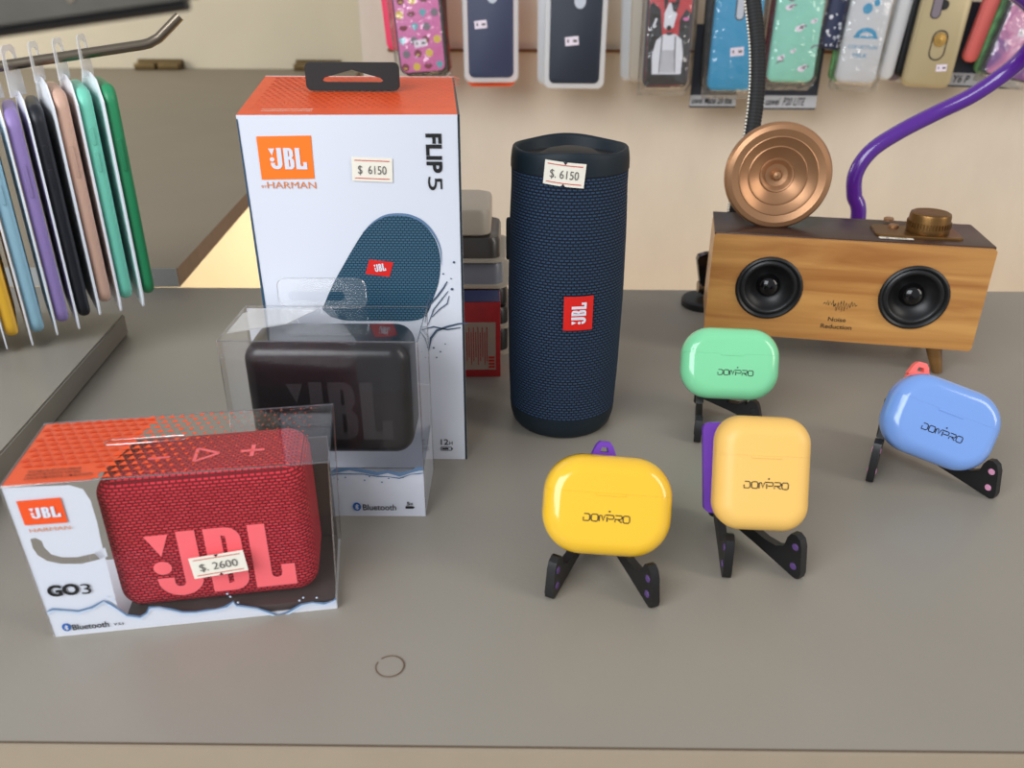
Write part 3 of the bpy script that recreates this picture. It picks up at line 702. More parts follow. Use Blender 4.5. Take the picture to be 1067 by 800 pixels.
def bud_case(label, m, c, wd, ht, lean, roll, yaw, seam, mark, tw, rc, dp=.0215, re=.0085):
    """c: centre; lean back, roll clockwise, yaw; seam: share of the height under the lid; mark: lettering centre (u, v)"""
    mtx = Matrix.Translation(c) @ Matrix.Rotation(yaw, 4, 'Z') @ Matrix.Rotation(-lean, 4, 'X') @ Matrix.Rotation(roll, 4, 'Y')
    t = thing('earbud_case', label, 'earbud case', mtx=mtx, group='earbud charging cases')
    zs = ht / 2 - ht * seam
    for nm, keep in (('case_body', -1), ('lid', 1)):
        bm = bmesh.new(); pillow(bm, wd, ht, dp, rc, re, n=12, seg=10)
        g = bm.verts[:] + bm.edges[:] + bm.faces[:]
        r = bmesh.ops.bisect_plane(bm, geom=g, plane_co=(0, 0, zs + keep * .00002), plane_no=(0, 0, 1), clear_inner=keep > 0, clear_outer=keep < 0)
        ed = [e for e in r['geom_cut'] if isinstance(e, bmesh.types.BMEdge)]
        bmesh.ops.contextual_create(bm, geom=ed)
        finish(bm, nm, m, t, angle=50)
    q = Print(); dompro(q, mark[0], mark[1], tw, tw * .135); q.build('lettering', M['ink'], t, plane_map((0, -dp / 2, 0), (1, 0, 0), (0, 0, 1), .00025))
    bm = bmesh.new(); pillow(bm, .014, .0012, .0006, .0005, .0002, c=(0, -dp / 2 - .0001, zs - .0006)); finish(bm, 'lid_lip', m, t)
    return t, mtx
def stand(label, tipl, tipr, hinge, hook_l, hook_r, spine, sp_c, sp_m, dot_m, case_mtx, dp=.0215, loop=True):
    """two flat arms splayed from a hinge, each with a hooked foot; a spine leaning with the case and a loop on top"""
    tipl, tipr, hinge = Vector(tipl), Vector(tipr), Vector(hinge)
    org = (tipl + tipr) / 2; org.z = 0
    t = thing('folding_stand', label, 'phone stand', org, group='folding phone stands')
    for tip, hk in ((tipl, hook_l), (tipr, hook_r)):
        d = hinge - tip; d.z = 0; Ln = d.length; d.normalize(); nrm = Vector((-d.y, d.x, 0))
        out = [(.0028, 0), (.0060, .0004), (Ln * .5, .0045), (Ln, .0085), (Ln, .026), (Ln - .005, .030), (Ln - .010, .026), (Ln - .020, .0125), (.024, .0105), (.0165, .0110), (.0122, .0140), (.0112, hk - .004), (.0095, hk - .0008), (.0068, hk), (.0040, hk - .0015), (.0024, hk - .005), (.0004, .004), (.0010, .0010)]
        bm = bmesh.new(); prism(bm, out, -.0021, .0021)
        bmesh.ops.recalc_face_normals(bm, faces=bm.faces)
        mt = Matrix(((d.x, nrm.x, 0, tip.x - org.x), (d.y, nrm.y, 0, tip.y - org.y), (0, 0, 1, 0.0002), (0, 0, 0, 1)))
        arm = finish(bm, 'arm', M['black'], t, mt, angle=30)
        for s_, z_ in ((.0052, .0060), (.0058, hk - .0065)):
            for side in (-1, 1):
                bm = bmesh.new(); lathe(bm, [(.0003, 0), (.0019, 0), (.0016, .0004), (.0003, .0005)], 16, cap=True)
                finish(bm, 'rubber_dot', dot_m, arm, Matrix.Translation((s_, side * .0021, z_)) @ Matrix.Rotation(R(90) * -side, 4, 'X'))
    bm = bmesh.new(); tube(bm, [(0, 0, .004), (0, 0, .030)], .0034, 14); finish(bm, 'hinge_pin', M['black'], t, Matrix.Translation(hinge - org))
    if spine:
        wd, z0, z1, xo, rot = spine
        inv = Matrix.Translation(-org)
        bm = bmesh.new(); ht = z1 - z0
        out = [(x, z + (z0 + z1) / 2) for x, z in rrect(wd, ht, wd * .3, 6)]
        prism(bm, out, dp / 2 + .0008, dp / 2 + .0048)
        body = finish(bm, 'back_arm', sp_m, t, inv @ case_mtx @ Matrix.Translation((xo, 0, 0)) @ Matrix.Rotation(rot, 4, 'Y'), angle=30)
        if loop:
            lw, lh = sp_c
            bm = bmesh.new(); o2 = [(-lw / 2, 0), (lw / 2, 0), (lw * .32, lh - .002), (lw * .18, lh), (-lw * .18, lh), (-lw * .32, lh - .002)]
            prism(bm, o2, dp / 2 + .0005, dp / 2 + .0055, [[(-lw * .16, lh * .32), (-lw * .12, lh * .62), (lw * .12, lh * .62), (lw * .16, lh * .32)]])
            finish(bm, 'key_loop', sp_m, body, Matrix.Translation((0, 0, z1 - .001)), angle=30)
    return t
z3 = lambda x, y: tuple(at_z(x, y))
Vc = Vector((.0447, .3228, .0405)); _, mx = bud_case('bright yellow glossy earbud case lying wide on the frontmost stand', M['case_yellow'], Vc, .0602, .0462, R(27), R(5.5), R(3), .36, (-.0005, -.0065), .0235, .0185)
stand('black folding stand with a purple loop, under the glossy yellow case', z3(571, 626), z3(683, 636), (.0445, .356, 0), .021, .021, (.012, -.020, .0225, -.001, 0), (.0125, .0075), M['lilac_plastic'], M['lilac_dot'], mx)
Vc = Vector((.1186, .3350, .0508)); _, mx = bud_case('pale yellow matt earbud case standing upright on its stand', M['case_pale'], Vc, .0443, .0538, R(25), R(1.2), R(-2), .33, (.0010, -.0060), .0225, .0125, dp=.0213)
stand('black folding stand with a tall purple back arm, under the pale yellow case', z3(757, 605), z3(836, 605), (.1095, .3680, 0), .022, .0235, (.012, -.022, .0225, -.0185, R(-3)), (.01, .006), M['lilac_plastic'], M['lilac_dot'], mx, loop=False)
Vc = Vector((.1384, .4790, .0418)); _, mx = bud_case('mint green glossy earbud case in front of the wooden speaker', M['case_mint'], Vc, .0612, .0452, R(24), R(0.5), R(-4), .36, (.0032, -.0070), .0240, .0180)
stand('black folding stand under the mint green case', z3(726, 463), z3(793, 442), (.1270, .4990, 0), .016, .0158, None, None, None, M['black_matte'], mx)
Vc = Vector((.2410, .4090, .0385)); _, mx = bud_case('light blue glossy earbud case tilted down to the right', M['case_blue'], Vc, .0612, .0462, R(24), R(18.5), R(-6), .36, (.0005, -.0075), .0250, .0185)
stand('black folding stand with a coral loop, under the tilted blue case', z3(905, 504), z3(1038, 521), (.2330, .4520, 0), .026, .0225, (.013, -.020, .0225, -.0135, R(-6)), (.0125, .0080), M['pink_plastic'], M['pink_dot'], mx)

# ------------------------------------------------------------------ wooden speaker with horn
wa, wb = at_z(733, 345, .02), at_z(1010, 366, .02)
wy = math.atan2(wb.y - wa.y, wb.x - wa.x); WL = (wb - wa).length + .001; WH, WD = .0762, .0625
wo = thing('wooden_speaker', 'wooden retro speaker with two black cones and a bronze horn on its dark top', 'speaker', (wa.x, wa.y, 0), wy)
Wi = Matrix.Translation((wa.x, wa.y, 0)) @ Matrix.Rotation(wy, 4, 'Z'); Winv = Wi.inverted()
Wn = Vector((math.sin(wy), -math.cos(wy), 0))
def wf(x, y):                                   # a point of the front face, in the speaker's own frame
    p = Winv @ at_plane(x, y, (wa.x, wa.y, 0), Wn); return p.x, p.z
def wt(x, y, z=.02 + .0762): return Winv @ at_z(x, y, z)
cones = [wf(801, 300), wf(952, 310)]
bm = bmesh.new()
circ = lambda c, r, n=40: [(c[0] + r * math.cos(2 * math.pi * i / n), c[1] + r * math.sin(2 * math.pi * i / n)) for i in range(n)]
face = [(x + WL / 2, z + .02 + WH / 2) for x, z in rrect(WL, WH, .0025, 4)]
prism(bm, face, 0, .010, [circ(c, .0212)[::-1] for c in cones])
finish(bm, 'front_board', M['wood'], wo, angle=35)
bm = bmesh.new(); loft(bm, [[(x + WL / 2, y, z + .02 + WH / 2 - .0005) for x, z in rrect(WL - .0008, WH - .003, .0025, 4)] for y in (.0101, WD)])
finish(bm, 'cabinet', M['wood'], wo, angle=35)
tv = [wt(745, 243), wt(1037, 262), wt(1000, 235), wt(748, 219)]
finish(box_bm(.0002, WL - .0002, .0030, WD + .0004, .02 + WH - .0012, .02 + WH + .0010, .0005), 'top_board', M['walnut'], wo)
for c in cones:
    bm = bmesh.new()
    lathe(bm, [(.0234, -.0002), (.0240, .0006), (.0234, .0016), (.0222, .0020), (.0212, .0012), (.0206, .0004), (.0197, .0010), (.0186, .0014), (.0174, .0008), (.0166, -.0010), (.0120, -.0050), (.0084, -.0068), (.0005, -.0070)], 56)
    d = finish(bm, 'driver', M['black'], wo, Matrix.Translation((c[0], 0, c[1])) @ Matrix.Rotation(R(90), 4, 'X'), angle=50, recalc=True)
    bm = bmesh.new(); lathe(bm, [(.0088, -.0066), (.0085, -.0045), (.0075, -.0022), (.0055, -.0004), (.0030, .0006), (.0003, .0009)], 32)
    finish(bm, 'dust_cap', M['black_gloss'], d)
wm = lambda lift: plane_map((0, 0, 0), (1, 0, 0), (0, 0, 1), lift)
a, b = wf(858, 316), wf(893, 318); n_ = 26
hs = [.05, .2, .1, .45, .2, .3, .1, .5, .35, .15, .9, .3, .7, .5, 1, .6, .8, .3, .55, .2, .35, .5, .15, .3, .1, .05]
q = Print().stroke([(a[0] + (b[0] - a[0]) * i / (n_ - 1), a[1] + (.0058 * hs[i] * (1 if i % 2 else -1))) for i in range(n_)], .00055); q.build('wave_mark', M['ink'], wo, wm(.0003))
c_ = wf(872, 333); d_ = wf(871, 340.5); q = Print().text('Noise', c_[0], c_[1] - .0014, .0034, width=.0125, align='c', bold=.01).text('Reduction', d_[0], d_[1] - .0014, .0034, width=.0218, align='c', bold=.01); q.build('lettering', M['ink'], wo, wm(.0003))
# legs: short turned pegs splayed outwards
for x, y, dx, dy in ((WL - .024, .007, .006, -.004), (.024, .007, -.006, -.004), (WL - .024, WD - .010, .006, .004), (.024, WD - .010, -.006, .004)):
    bm = bmesh.new(); tube(bm, [(x, y, .0212), (x + dx, y + dy, .0)], [.0058, .0036], 20)
    finish(bm, 'leg', M['leg_wood'], wo)
# control plate, knob, buttons, price label on the top
ZT = .02 + WH + .0010
pl = [wt(897, 227, ZT), wt(911, 244, ZT), wt(1001, 248, ZT), wt(986, 233, ZT)]
px0, px1 = (pl[0].x + pl[1].x) / 2 + .001, (pl[2].x + pl[3].x) / 2; py0, py1 = .013, .042
bm = bmesh.new(); loft(bm, [[(x + (px0 + px1) / 2, y + (py0 + py1) / 2, z) for x, y in rrect(px1 - px0 - i_, py1 - py0 - i_, .004, 5)] for z, i_ in ((ZT - .0003, 0), (ZT + .0012, 0), (ZT + .0018, .001))])
finish(bm, 'control_plate', M['bronze_dark'], wo, angle=35)
kb = wt(966, 241, ZT + .0018)
bm = bmesh.new(); lathe(bm, [(.0003, 0), (.0142, 0), (.0145, .0006), (.0142, .0035), (.0139, .0120), (.0134, .0136), (.0122, .0142), (.0112, .0138), (.0003, .0138)], 64)
kn = finish(bm, 'volume_knob', M['bronze_dark'], wo, Matrix.Translation((kb.x, kb.y, ZT + .0018)))
bm = bmesh.new()
for i in range(40):
    a = 2 * math.pi * i / 40; bmm = Matrix.Rotation(a, 4, 'Z')
    v = add_box(bm, .0138, .0149, -.0005, .0005, .0040, .0078); bmesh.ops.transform(bm, matrix=bmm, verts=v)
finish(bm, 'knurl', M['bronze_dark'], kn, smooth=False)
for x, y in ((926, 229), (931, 236)):
    p = wt(x, y, ZT + .002); lathe_obj('push_button', [(.0003, 0), (.0036, 0), (.0036, .0016), (.0030, .0022), (.0003, .0020)], M['bronze'], wo, Matrix.Translation((p.x, p.y, ZT + .0016)), n=28)
p = wt(934, 249, ZT)
q = Print().rect(-.0115, -.0022, .0115, .0022); st = q.build('price_sticker', M['paper'], wo, plane_map((p.x, p.y + .0005, ZT), (1, 0, 0), (0, 1, 0), .0004))
q = Print().text('$ . 1690', 0, -.0011, .0022, width=.014, align='c'); q.build('price', M['ink_grey'], st, plane_map((p.x, p.y + .0005, ZT), (1, 0, 0), (0, 1, 0), .0006))
# gramophone horn
hcw = at_y(810, 183, .6085); hcl = Winv @ hcw
ax = (EYE - hcw).normalized(); ax = (Matrix.Rotation(R(9), 3, 'Z') @ ax); ax = (ax + Vector((0, 0, -.10))).normalized()
qz = (Wi.to_3x3().inverted() @ ax).to_track_quat('Z', 'Y').to_matrix().to_4x4()
bm = bmesh.new()
HR = .0380
lathe(bm, [(.0003, .0005), (.0026, 0), (.0034, -.0018), (.0042, -.0052), (.0080, -.0044), (.0110, -.0020), (.0118, -.0018), (.0124, -.0024), (.0190, .0012), (.0204, .0024), (.0212, .0020), (.0260, .0046), (.0275, .0058), (.0282, .0055), (.0330, .0070), (.0362, .0060), (.0378, .0030), (.0380, .0000), (.0368, -.0034), (.0330, -.0056), (.0250, -.0085), (.0150, -.0150), (.0090, -.0200), (.0070, -.0240), (.0003, -.0245)], 80)
hn = finish(bm, 'horn', M['bronze'], wo, Matrix.Translation(hcl) @ qz, angle=24)
pk = Matrix.Translation(hcl) @ qz @ Vector((0, 0, -.0225))
bm = bmesh.new(); tube(bm, smooth_path([pk, pk + Vector((0.001, .004, -.008)), (pk.x + .002, min(pk.y + .004, WD - .010), .110), (pk.x + .002, min(pk.y + .004, WD - .010), ZT)], 6), .0058, 18); finish(bm, 'horn_neck', M['bronze_dark'], wo)

# ------------------------------------------------------------------ flexible arms clamped behind the counter edge
def arm_thing(name, label, path, rad, m, beads=False, foot=None):
    path = [Vector(p) for p in path]; t = thing(name, label, 'flexible arm', (path[0].x, path[0].y, path[0].z))
    o = t.location.copy(); pts = smooth_path(path, 14)
    bm = bmesh.new(); tube(bm, [p - o for p in pts], rad, 16); tb = finish(bm, 'flexible_tube', m, t)
    return t, o, pts
y1 = .715
blk = [(at_y(769, 232, .672)), at_y(772, 190, .68), at_y(781, 150, .69), at_y(788, 100, .70), at_y(789, 50, .71), at_y(784, 0, .72), at_y(778, -50, .73)]
base = at_z(748, 322, .004)
foot_c = at_z(734, 317, .0)
pth = [(foot_c.x + .018, .700, .012), (foot_c.x + .020, .694, .045), (blk[0].x + .0, .684, .085)] + blk[1:]
t, o, pts = arm_thing('gooseneck_arm', 'black ribbed gooseneck arm rising behind the bronze horn', pth, .0062, M['black_matte'])
bm = bmesh.new()
for i in range(0, len(pts) - 1):
    a, b = pts[i], pts[i + 1]; k = max(1, int((b - a).length / .0028))
    for j in range(k):
        p = a + (b - a) * (j / k); d = (b - a).normalized()
        tube(bm, [p - o - d * .0008, p - o + d * .0008], .0066, 12)
finish(bm, 'ribs', mat('dull black rubber', (13, 13, 13), 0.7), t)
bm = bmesh.new()
for i in range(0, len(pts) - 1):
    a, b = pts[i], pts[i + 1]; k = max(1, int((b - a).length / .0042))
    for j in range(k):
        p = a + (b - a) * (j / k); d = (b - a).normalized(); s = Vector((-d.z, 0, d.x)) if d.z > 0 else Vector((d.z, 0, -d.x))
        bmesh.ops.create_icosphere(bm, subdivisions=1, radius=.0011, matrix=Matrix.Translation(p - o + s.normalized() * .0064 + Vector((0, -.0022, 0))))
finish(bm, 'bead_strip', M['paper'], t)
# its clamp: round pad on the counter and a flared lever standing over it
pd = at_z(733, 318, .0); pd = Vector((pd.x, pd.y, 0))
bm = bmesh.new(); lathe(bm, [(.0003, 0), (.0190, 0), (.0200, .0012), (.0200, .0060), (.0185, .0075), (.0003, .0078)], 40, cap=True)
finish(bm, 'clamp_pad', M['black'], t, Matrix.Translation(pd - o))
lvA, lvB = at_y(733.5, 303, pd.y + .004), at_y(735, 259, pd.y + .004)
bm = bmesh.new(); prism(bm, [(-.003, 0), (.006, 0), (.010, .034), (.006, .0375), (-.002, .0372), (-.0085, .035), (-.0095, .0315)], -.005, .005)
bmesh.ops.recalc_face_normals(bm, faces=bm.faces); bmesh.ops.bevel(bm, geom=[e for e in bm.edges if abs(e.verts[0].co.y - e.verts[1].co.y) < 1e-6 and len(e.link_faces) == 2 and e.calc_face_angle(0) > .5], offset=.001, segments=2, affect='EDGES')
finish(bm, 'clamp_lever', M['black_gloss'], t, Matrix.Translation(Vector((lvA.x, pd.y + .004, lvA.z - .002)) - o))
bm = bmesh.new(); tube(bm, [(-.006, 0, 0), (.012, 0, 0)], .0055, 18); finish(bm, 'clamp_screw', M['steel'], t, Matrix.Translation(Vector((lvA.x, pd.y + .004, .016)) - o))
bm = bmesh.new(); tube(bm, [(0, 0, .007), (0, 0, .030)], .0042, 14); finish(bm, 'clamp_post', M['black'], t, Matrix.Translation(pd - o + Vector((.006, .002, 0))))

pp = [(at_y(893, 226, .69).x, .690, .008), at_y(894, 228, .688), at_y(890, 203, .69), at_y(892, 180, .69), at_y(908, 157, .69), at_y(938, 137, .69), at_y(975, 118, .69), at_y(1012, 100, .685), at_y(1045, 78, .68), at_y(1066, 60, .672), at_y(1082, 38, .66), at_y(1084, 18, .65), at_y(1072, 2, .645), at_y(1050, -14, .64), at_y(1020, -28, .64)]
t, o, pts = arm_thing('purple_arm', 'glossy purple tube arm curving up behind the wooden speaker', pp, .0063, M['purple'])
bm = bmesh.new(); lathe(bm, [(.0003, 0), (.018, 0), (.019, .002), (.017, .007), (.008, .012), (.0003, .012)], 32, cap=True)
finish(bm, 'foot', M['black'], t, Matrix.Translation(Vector((pp[0][0], .69, .0)) - o))

# ------------------------------------------------------------------ little stack behind the tall box
sb = at_z(500, 368, 0)
def stack_case(name, label, cat, x0, x1, z0, z1, y0, dy, m, lip=None, wob=0, grp='small boxes stacked behind the tall box'):
    t = thing(name, label, cat, ((x0 + x1) / 2, y0 + dy / 2, z0), R(wob), grp)
    bm = bmesh.new(); h = z1 - z0
    loft(bm, [[(x, y, z) for x, y in rrect(x1 - x0 - 2 * i_, dy - 2 * i_, .008, 6)] for z, i_ in ((0, .0012), (.0012, 0), (h - .004, 0), (h - .0012, .0012), (h, .004))])
    finish(bm, 'box_body', m, t)
    if lip:
        bm = bmesh.new(); loft(bm, [[(x, y, z) for x, y in rrect(x1 - x0 + .008, dy + .008, .010, 6)] for z in (.0002, .0022)])
        finish(bm, 'tray_lip', lip, t)
    return t
YS = sb.y
hz = lambda y, Y=YS: at_y(500, y, Y).z
hx = lambda x, y, Y=YS: at_y(x, y, Y).x
M['stone'] = mat('warm grey plastic', (176, 166, 150), 0.45); M['slate'] = mat('slate lid', (66, 62, 58), 0.3); M['bluegrey'] = mat('blue grey box', (120, 124, 134), 0.35)
lv = [0.0, hz(341), hz(320), hz(299), hz(272), hz(246), hz(217)]
stack_case('small_box', 'black box at the bottom of the stack behind the tall white box', 'box', -.085, hx(529, 350), lv[0], lv[1], YS, .06, M['black'], M['stone'])
stack_case('small_box', 'black box second from the bottom of the stack behind the tall white box', 'box', -.085, hx(529, 335), lv[1] + .0003, lv[2], YS, .06, M['black'], M['stone'])
stack_case('small_box', 'thin black box in the middle of the stack, under the blue grey one', 'box', -.085, hx(528, 320), lv[2] + .0003, lv[3], YS + .001, .06, M['black'])
stack_case('small_box', 'blue grey clear lidded box in the stack behind the tall white box', 'box', -.087, hx(524, 290), lv[3] + .0003, lv[4], YS - .001, .062, M['bluegrey'], M['stone'])
stack_case('small_box', 'dark slate box just under the topmost pale box of the stack', 'box', -.089, hx(521, 262), lv[4] + .0003, lv[5], YS - .002, .062, M['slate'], M['stone'])
stack_case('small_box', 'pale grey box with rounded corners on top of the stack', 'box', -.092, hx(511, 232), lv[5] + .0003, lv[6], YS - .002, .064, M['stone'])
rb = at_z(521, 393, 0); RY = rb.y; rz = at_y(505, 315, RY).z; rx1 = rb.x; rx0 = rx1 - .050
rbx = thing('printed_box', 'small red and blue printed box with a pale text panel beside the navy cylinder', 'box', ((rx0 + rx1) / 2, RY + .012, 0), R(2))
wd_ = (rx1 - rx0) / 2
M['pack_red'] = mat('red pack print', (196, 44, 48), 0.45, var=0.1, vscale=150); M['pack_blue'] = mat('blue pack print', (44, 52, 92), 0.45); M['pack_beige'] = mat('beige pack panel', (190, 168, 150), 0.5)
finish(box_bm(-wd_, wd_, -.012, .012, 0, rz, .0006), 'box_body', M['pack_red'], rbx)
finish(box_bm(-wd_ + .0003, wd_ - .0003, -.0117, .0117, rz, rz + .0004), 'box_lid', M['pack_blue'], rbx, smooth=False)
pm = lambda lift: plane_map((0, -.012, 0), (1, 0, 0), (0, 0, 1), lift)
q = Print().rect(-wd_ + .002, .006, wd_ - .0035, rz * .74); tp_ = q.build('text_panel', M['pack_beige'], rbx, pm(.0003))
q = Print()
for i in range(11): q.rect(wd_ - .026 + .0016 * i, .010 + .003 * (i % 3), wd_ - .0254 + .0016 * i, rz * .68 - .004 * (i % 2))
q.build('printed_lines', M['pack_red'], tp_, pm(.0005))
q = Print().rect(wd_ - .0090, .0065, wd_ - .0038, .018); q.build('barcode_panel', M['pack_beige'], rbx, pm(.0004))
q = Print()
for i in range(4): q.rect(wd_ - .0086, .0075 + i * .0025, wd_ - .0042, .0092 + i * .0025)
q.build('barcode', M['red'], rbx, pm(.0006))

# ------------------------------------------------------------------ peeled sticker ring on the counter
p = at_z(406.5, 694.5, 0)
M['ring_brown'] = mat('brown glue ring', (104, 74, 48), 0.7); 
rg = thing('sticker_mark', 'thin brown ring left by a round sticker near the counter front', 'sticker mark', (p.x, p.y, .0002), 0)
bm = bmesh.new(); lathe(bm, [(.00575, 0), (.00600, .0001), (.00615, .0002), (.00600, .00035), (.00575, .0003)], 48, lambda a, r, z: .0)
bmesh.ops.delete(bm, geom=[v for v in bm.verts if abs(math.atan2(v.co.y, v.co.x) - 2.5) < .12], context='VERTS')
finish(bm, 'glue_ring', M['ring_brown'], rg)
bm = bmesh.new(); lathe(bm, [(.0001, .00005), (.0056, .00005), (.0056, .00012), (.0001, .00012)], 40, cap=True); finish(bm, 'film_disc', M['laminate'], rg)

# ------------------------------------------------------------------ coloured cases hanging on the steel rod, left
GX = Vector((-.2700, .5800, 0)); dv = Vector((-.42, .9, 0)).normalized(); rv = Vector((.9, .42, 0)).normalized()
cenP = GX + dv * .036
nv = Vector((dv.x, dv.y, 0))
rodp = lambda x, y: at_plane(x, y, (cenP.x, cenP.y, 0), nv)
ra, rb_, rc_ = rodp(0, 69), rodp(160, 45), rodp(187, 17)
rod = thing('display_hook', 'long bent steel display hook carrying the coloured phone cases', 'display hook', ra - (rb_ - ra) * 1.2)
o = rod.location.copy()
bend = [ra - (rb_ - ra) * 1.2, ra, rb_ - (rb_ - ra).normalized() * .008, rb_ - (rb_ - ra).normalized() * .003 + Vector((0, 0, .0004)), rb_ + (rc_ - rb_).normalized() * .005, rc_]
bm = bmesh.new(); tube(bm, [q_ - o for q_ in bend], .0034, 16); finish(bm, 'rod', M['steel'], rod)
# upright carrying the hook, standing on the raised board outside the picture
up_ = bend[0]
finish(box_bm(-.012, .012, -.02, .02, .018 - o.z, .42 - o.z), 'upright', M['laminate_edge'], rod, Matrix.Translation((-.008, 0, 0)))
cols = [('green', (40, 144, 94)), ('mint', (120, 210, 184)), ('peach', (212, 172, 150)), ('black', (24, 26, 34)), ('lilac', (150, 128, 186)), ('pale blue', (150, 192, 208)), ('yellow', (232, 180, 50)), ('plum', (62, 40, 62))]
names = ['dark green phone case nearest the hook tip, on the steel hook', 'mint phone case hanging second from the hook tip', 'peach phone case hanging between the mint and black ones', 'black phone case hanging between the peach and lilac ones', 'lilac phone case hanging between the black and pale blue ones', 'pale blue phone case hanging between the lilac and yellow ones', 'yellow phone case hanging at the left picture edge', 'plum phone case mostly cut off at the left picture edge']
M['card_white'] = mat('white backing card', (242, 245, 250), 0.5)
yawc = math.atan2(.42, .9)
tips = [(153.5, 306), (130, 311), (108, 315), (86, 330), (63, 336), (37, 347), (10, 351), (-14, 358)]
for i, (nm, c) in enumerate(cols):
    m = mat(nm + ' silicone', c, 0.45); m2 = mat(nm + ' button', tuple(int(v * .93) for v in c), 0.45)
    low = at_plane(tips[i][0], tips[i][1], (GX.x, GX.y, 0), nv); ht = .1490; wd = .074; tk = .0086
    P = Vector((low.x, low.y, 0)) + rv * .0019; zb_ = low.z - .0025
    rng = random.Random(i)
    t = thing('hanging_phone_case', names[i], 'phone case', (P.x, P.y, zb_ + ht / 2), yawc + R(rng.uniform(-0.6, 0.6)) + R(5.5), group='coloured cases on the steel hook')
    bm = bmesh.new(); pillow(bm, wd, ht, tk, .011, .0036, n=8, seg=5)
    finish(bm, 'case_shell', m, t, Matrix.Translation((0, wd / 2, 0)) @ Matrix.Rotation(R(90), 4, 'Z'), angle=50)
    for z0, z1 in ((.020, .034), (.038, .050)) if i % 2 else ((.018, .040),):      # volume buttons on the near edge
        bm = bmesh.new(); pillow(bm, .0030, z1 - z0, .0012, .0014, .0005, c=(0, 0, (z0 + z1) / 2)); finish(bm, 'side_button', m2, t, Matrix.Translation((0, -.0002, 0)))
    cardo = [(-.001, -ht / 2 + .003), (.003, -ht / 2 - .0065), (.008, -ht / 2 - .0090), (.014, -ht / 2 - .0085), (.060, -ht / 2 - .004), (.075, -ht / 2 + .004), (.076, ht / 2 - .006), (.064, ht / 2 + .004), (.046, ht / 2 + .0060), (.030, ht / 2 + .0060), (.012, ht / 2 + .003), (-.001, ht / 2 - .010)]
    bm = bmesh.new(); prism(bm, cardo, -.0005, .0005)
    Mc = Matrix.Translation((-.0053, -.001, 0)) @ Matrix.Rotation(R(93.0), 4, 'Z')
    cd_ = finish(bm, 'backing_card', M['card_white'], t, Mc, angle=30)
    rodz = (ra + (rb_ - ra) * ((P - ra).dot(rv) / (rb_ - ra).dot(rv))).z
    zt = rodz - (zb_ + ht / 2)
    bm = bmesh.new(); prism(bm, [(-.0115, ht / 2 + .003), (.0115, ht / 2 + .003), (.0095, zt + .0085), (.006, zt + .0110), (-.006, zt + .0110), (-.0095, zt + .0085)], -.0004, .0004, [[(-.0058, zt - .0052), (-.0058, zt + .0050), (-.0028, zt + .0074), (.0028, zt + .0074), (.0058, zt + .0050), (.0058, zt - .0052)]])
    finish(bm, 'hook_tab', M['tab'], t, Matrix.Translation((-.0075, .036, 0)) @ Matrix.Rotation(R(64 + rng.uniform(-7, 7)), 4, 'Z'), angle=30)
    if i in (0, 2):                                     # capacity mark at the card's near shoulder
        q = Print().text('13' if i == 0 else '12', 0, 0, .0050, bold=.03)
        q.build('card_lettering', M['ink'], cd_, plane_map((.002, -.0005, ht / 2 - .015), (1, 0, 0), (0, 0, 1), .0002))

# ------------------------------------------------------------------ dark speckled panel close by, top left
pr, pl_ = at_y(190, 15, .20), at_y(0, 42, .20)
du = (pl_ - pr); du.normalize(); dn = Vector((-du.z, 0, du.x));  dn = dn if dn.z > 0 else -dn
M['dark_panel'] = mat('dark panel face', (72, 68, 58), 0.5, var=.15, vscale=90); M['streak'] = mat('beige fleck', (150, 132, 108), 0.6)
hp = thing('display_board', 'dark flecked board with a black rounded lip, blurred in the top left corner', 'display board', pr)
pf = lambda u, v, y: Vector((0, 0, 0)) + du * u + dn * v + Vector((.002 * v / .01, y, 0))
bm = bmesh.new(); loft(bm, [[pf(u, v, y) for u, v in ((-.0005, .0030), (.07, .0030), (.07, .06), (-.016, .06))] for y in (0, .010)]); pan = finish(bm, 'panel_face', M['dark_panel'], hp, smooth=False)
bm = bmesh.new(); tube(bm, [pf(0, .0022, .004), pf(.03, .0022, .004), pf(.07, .0022, .004)], .0016, 14); finish(bm, 'lip', M['black'], hp)
q = Print(); rg_ = random.Random(3)
for k in range(26):
    x, y = rg_.uniform(.003, .064), rg_.uniform(.007, .055); q.stroke([(x, y), (x + .0036, y - .0026)], .0007)
q.build('flecks', M['streak'], pan, lambda u, v: pf(u, v, -.0003))

# ------------------------------------------------------------------ phone cases in pouches along the back wall
YW = 1.10
M['navy_tpu'] = mat('navy soft case', (50, 56, 84), 0.5); M['deep_navy'] = mat('deep navy soft case', (30, 38, 52), 0.5)
M['pinkcase'] = mat('pink print', (214, 110, 170), 0.4); M['maroon'] = mat('maroon print', (124, 30, 50), 0.4); M['teal_p'] = mat('teal print', (96, 170, 180), 0.4)
M['yellow_p'] = mat('yellow print', (220, 190, 70), 0.4); M['grey_p'] = mat('grey print', (120, 110, 120), 0.4); M['redcase'] = mat('red print ground', (190, 40, 46), 0.4)
M['bluecase'] = mat('cyan blue case', (20, 142, 186), 0.4); M['mintcase'] = mat('pale mint case', (136, 206, 184), 0.4, var=.05, vscale=60); M['silvercase'] = mat('silver white case', (198, 200, 202), 0.35)
M['goldcase'] = mat('champagne gold case', (178, 162, 124), 0.36, .2); M['gold'] = mat('gold ring', (200, 160, 90), 0.25, .9); M['orangecase'] = mat('orange case', (250, 96, 50), 0.5); M['coralcase'] = mat('hot pink case', (246, 60, 100), 0.5)
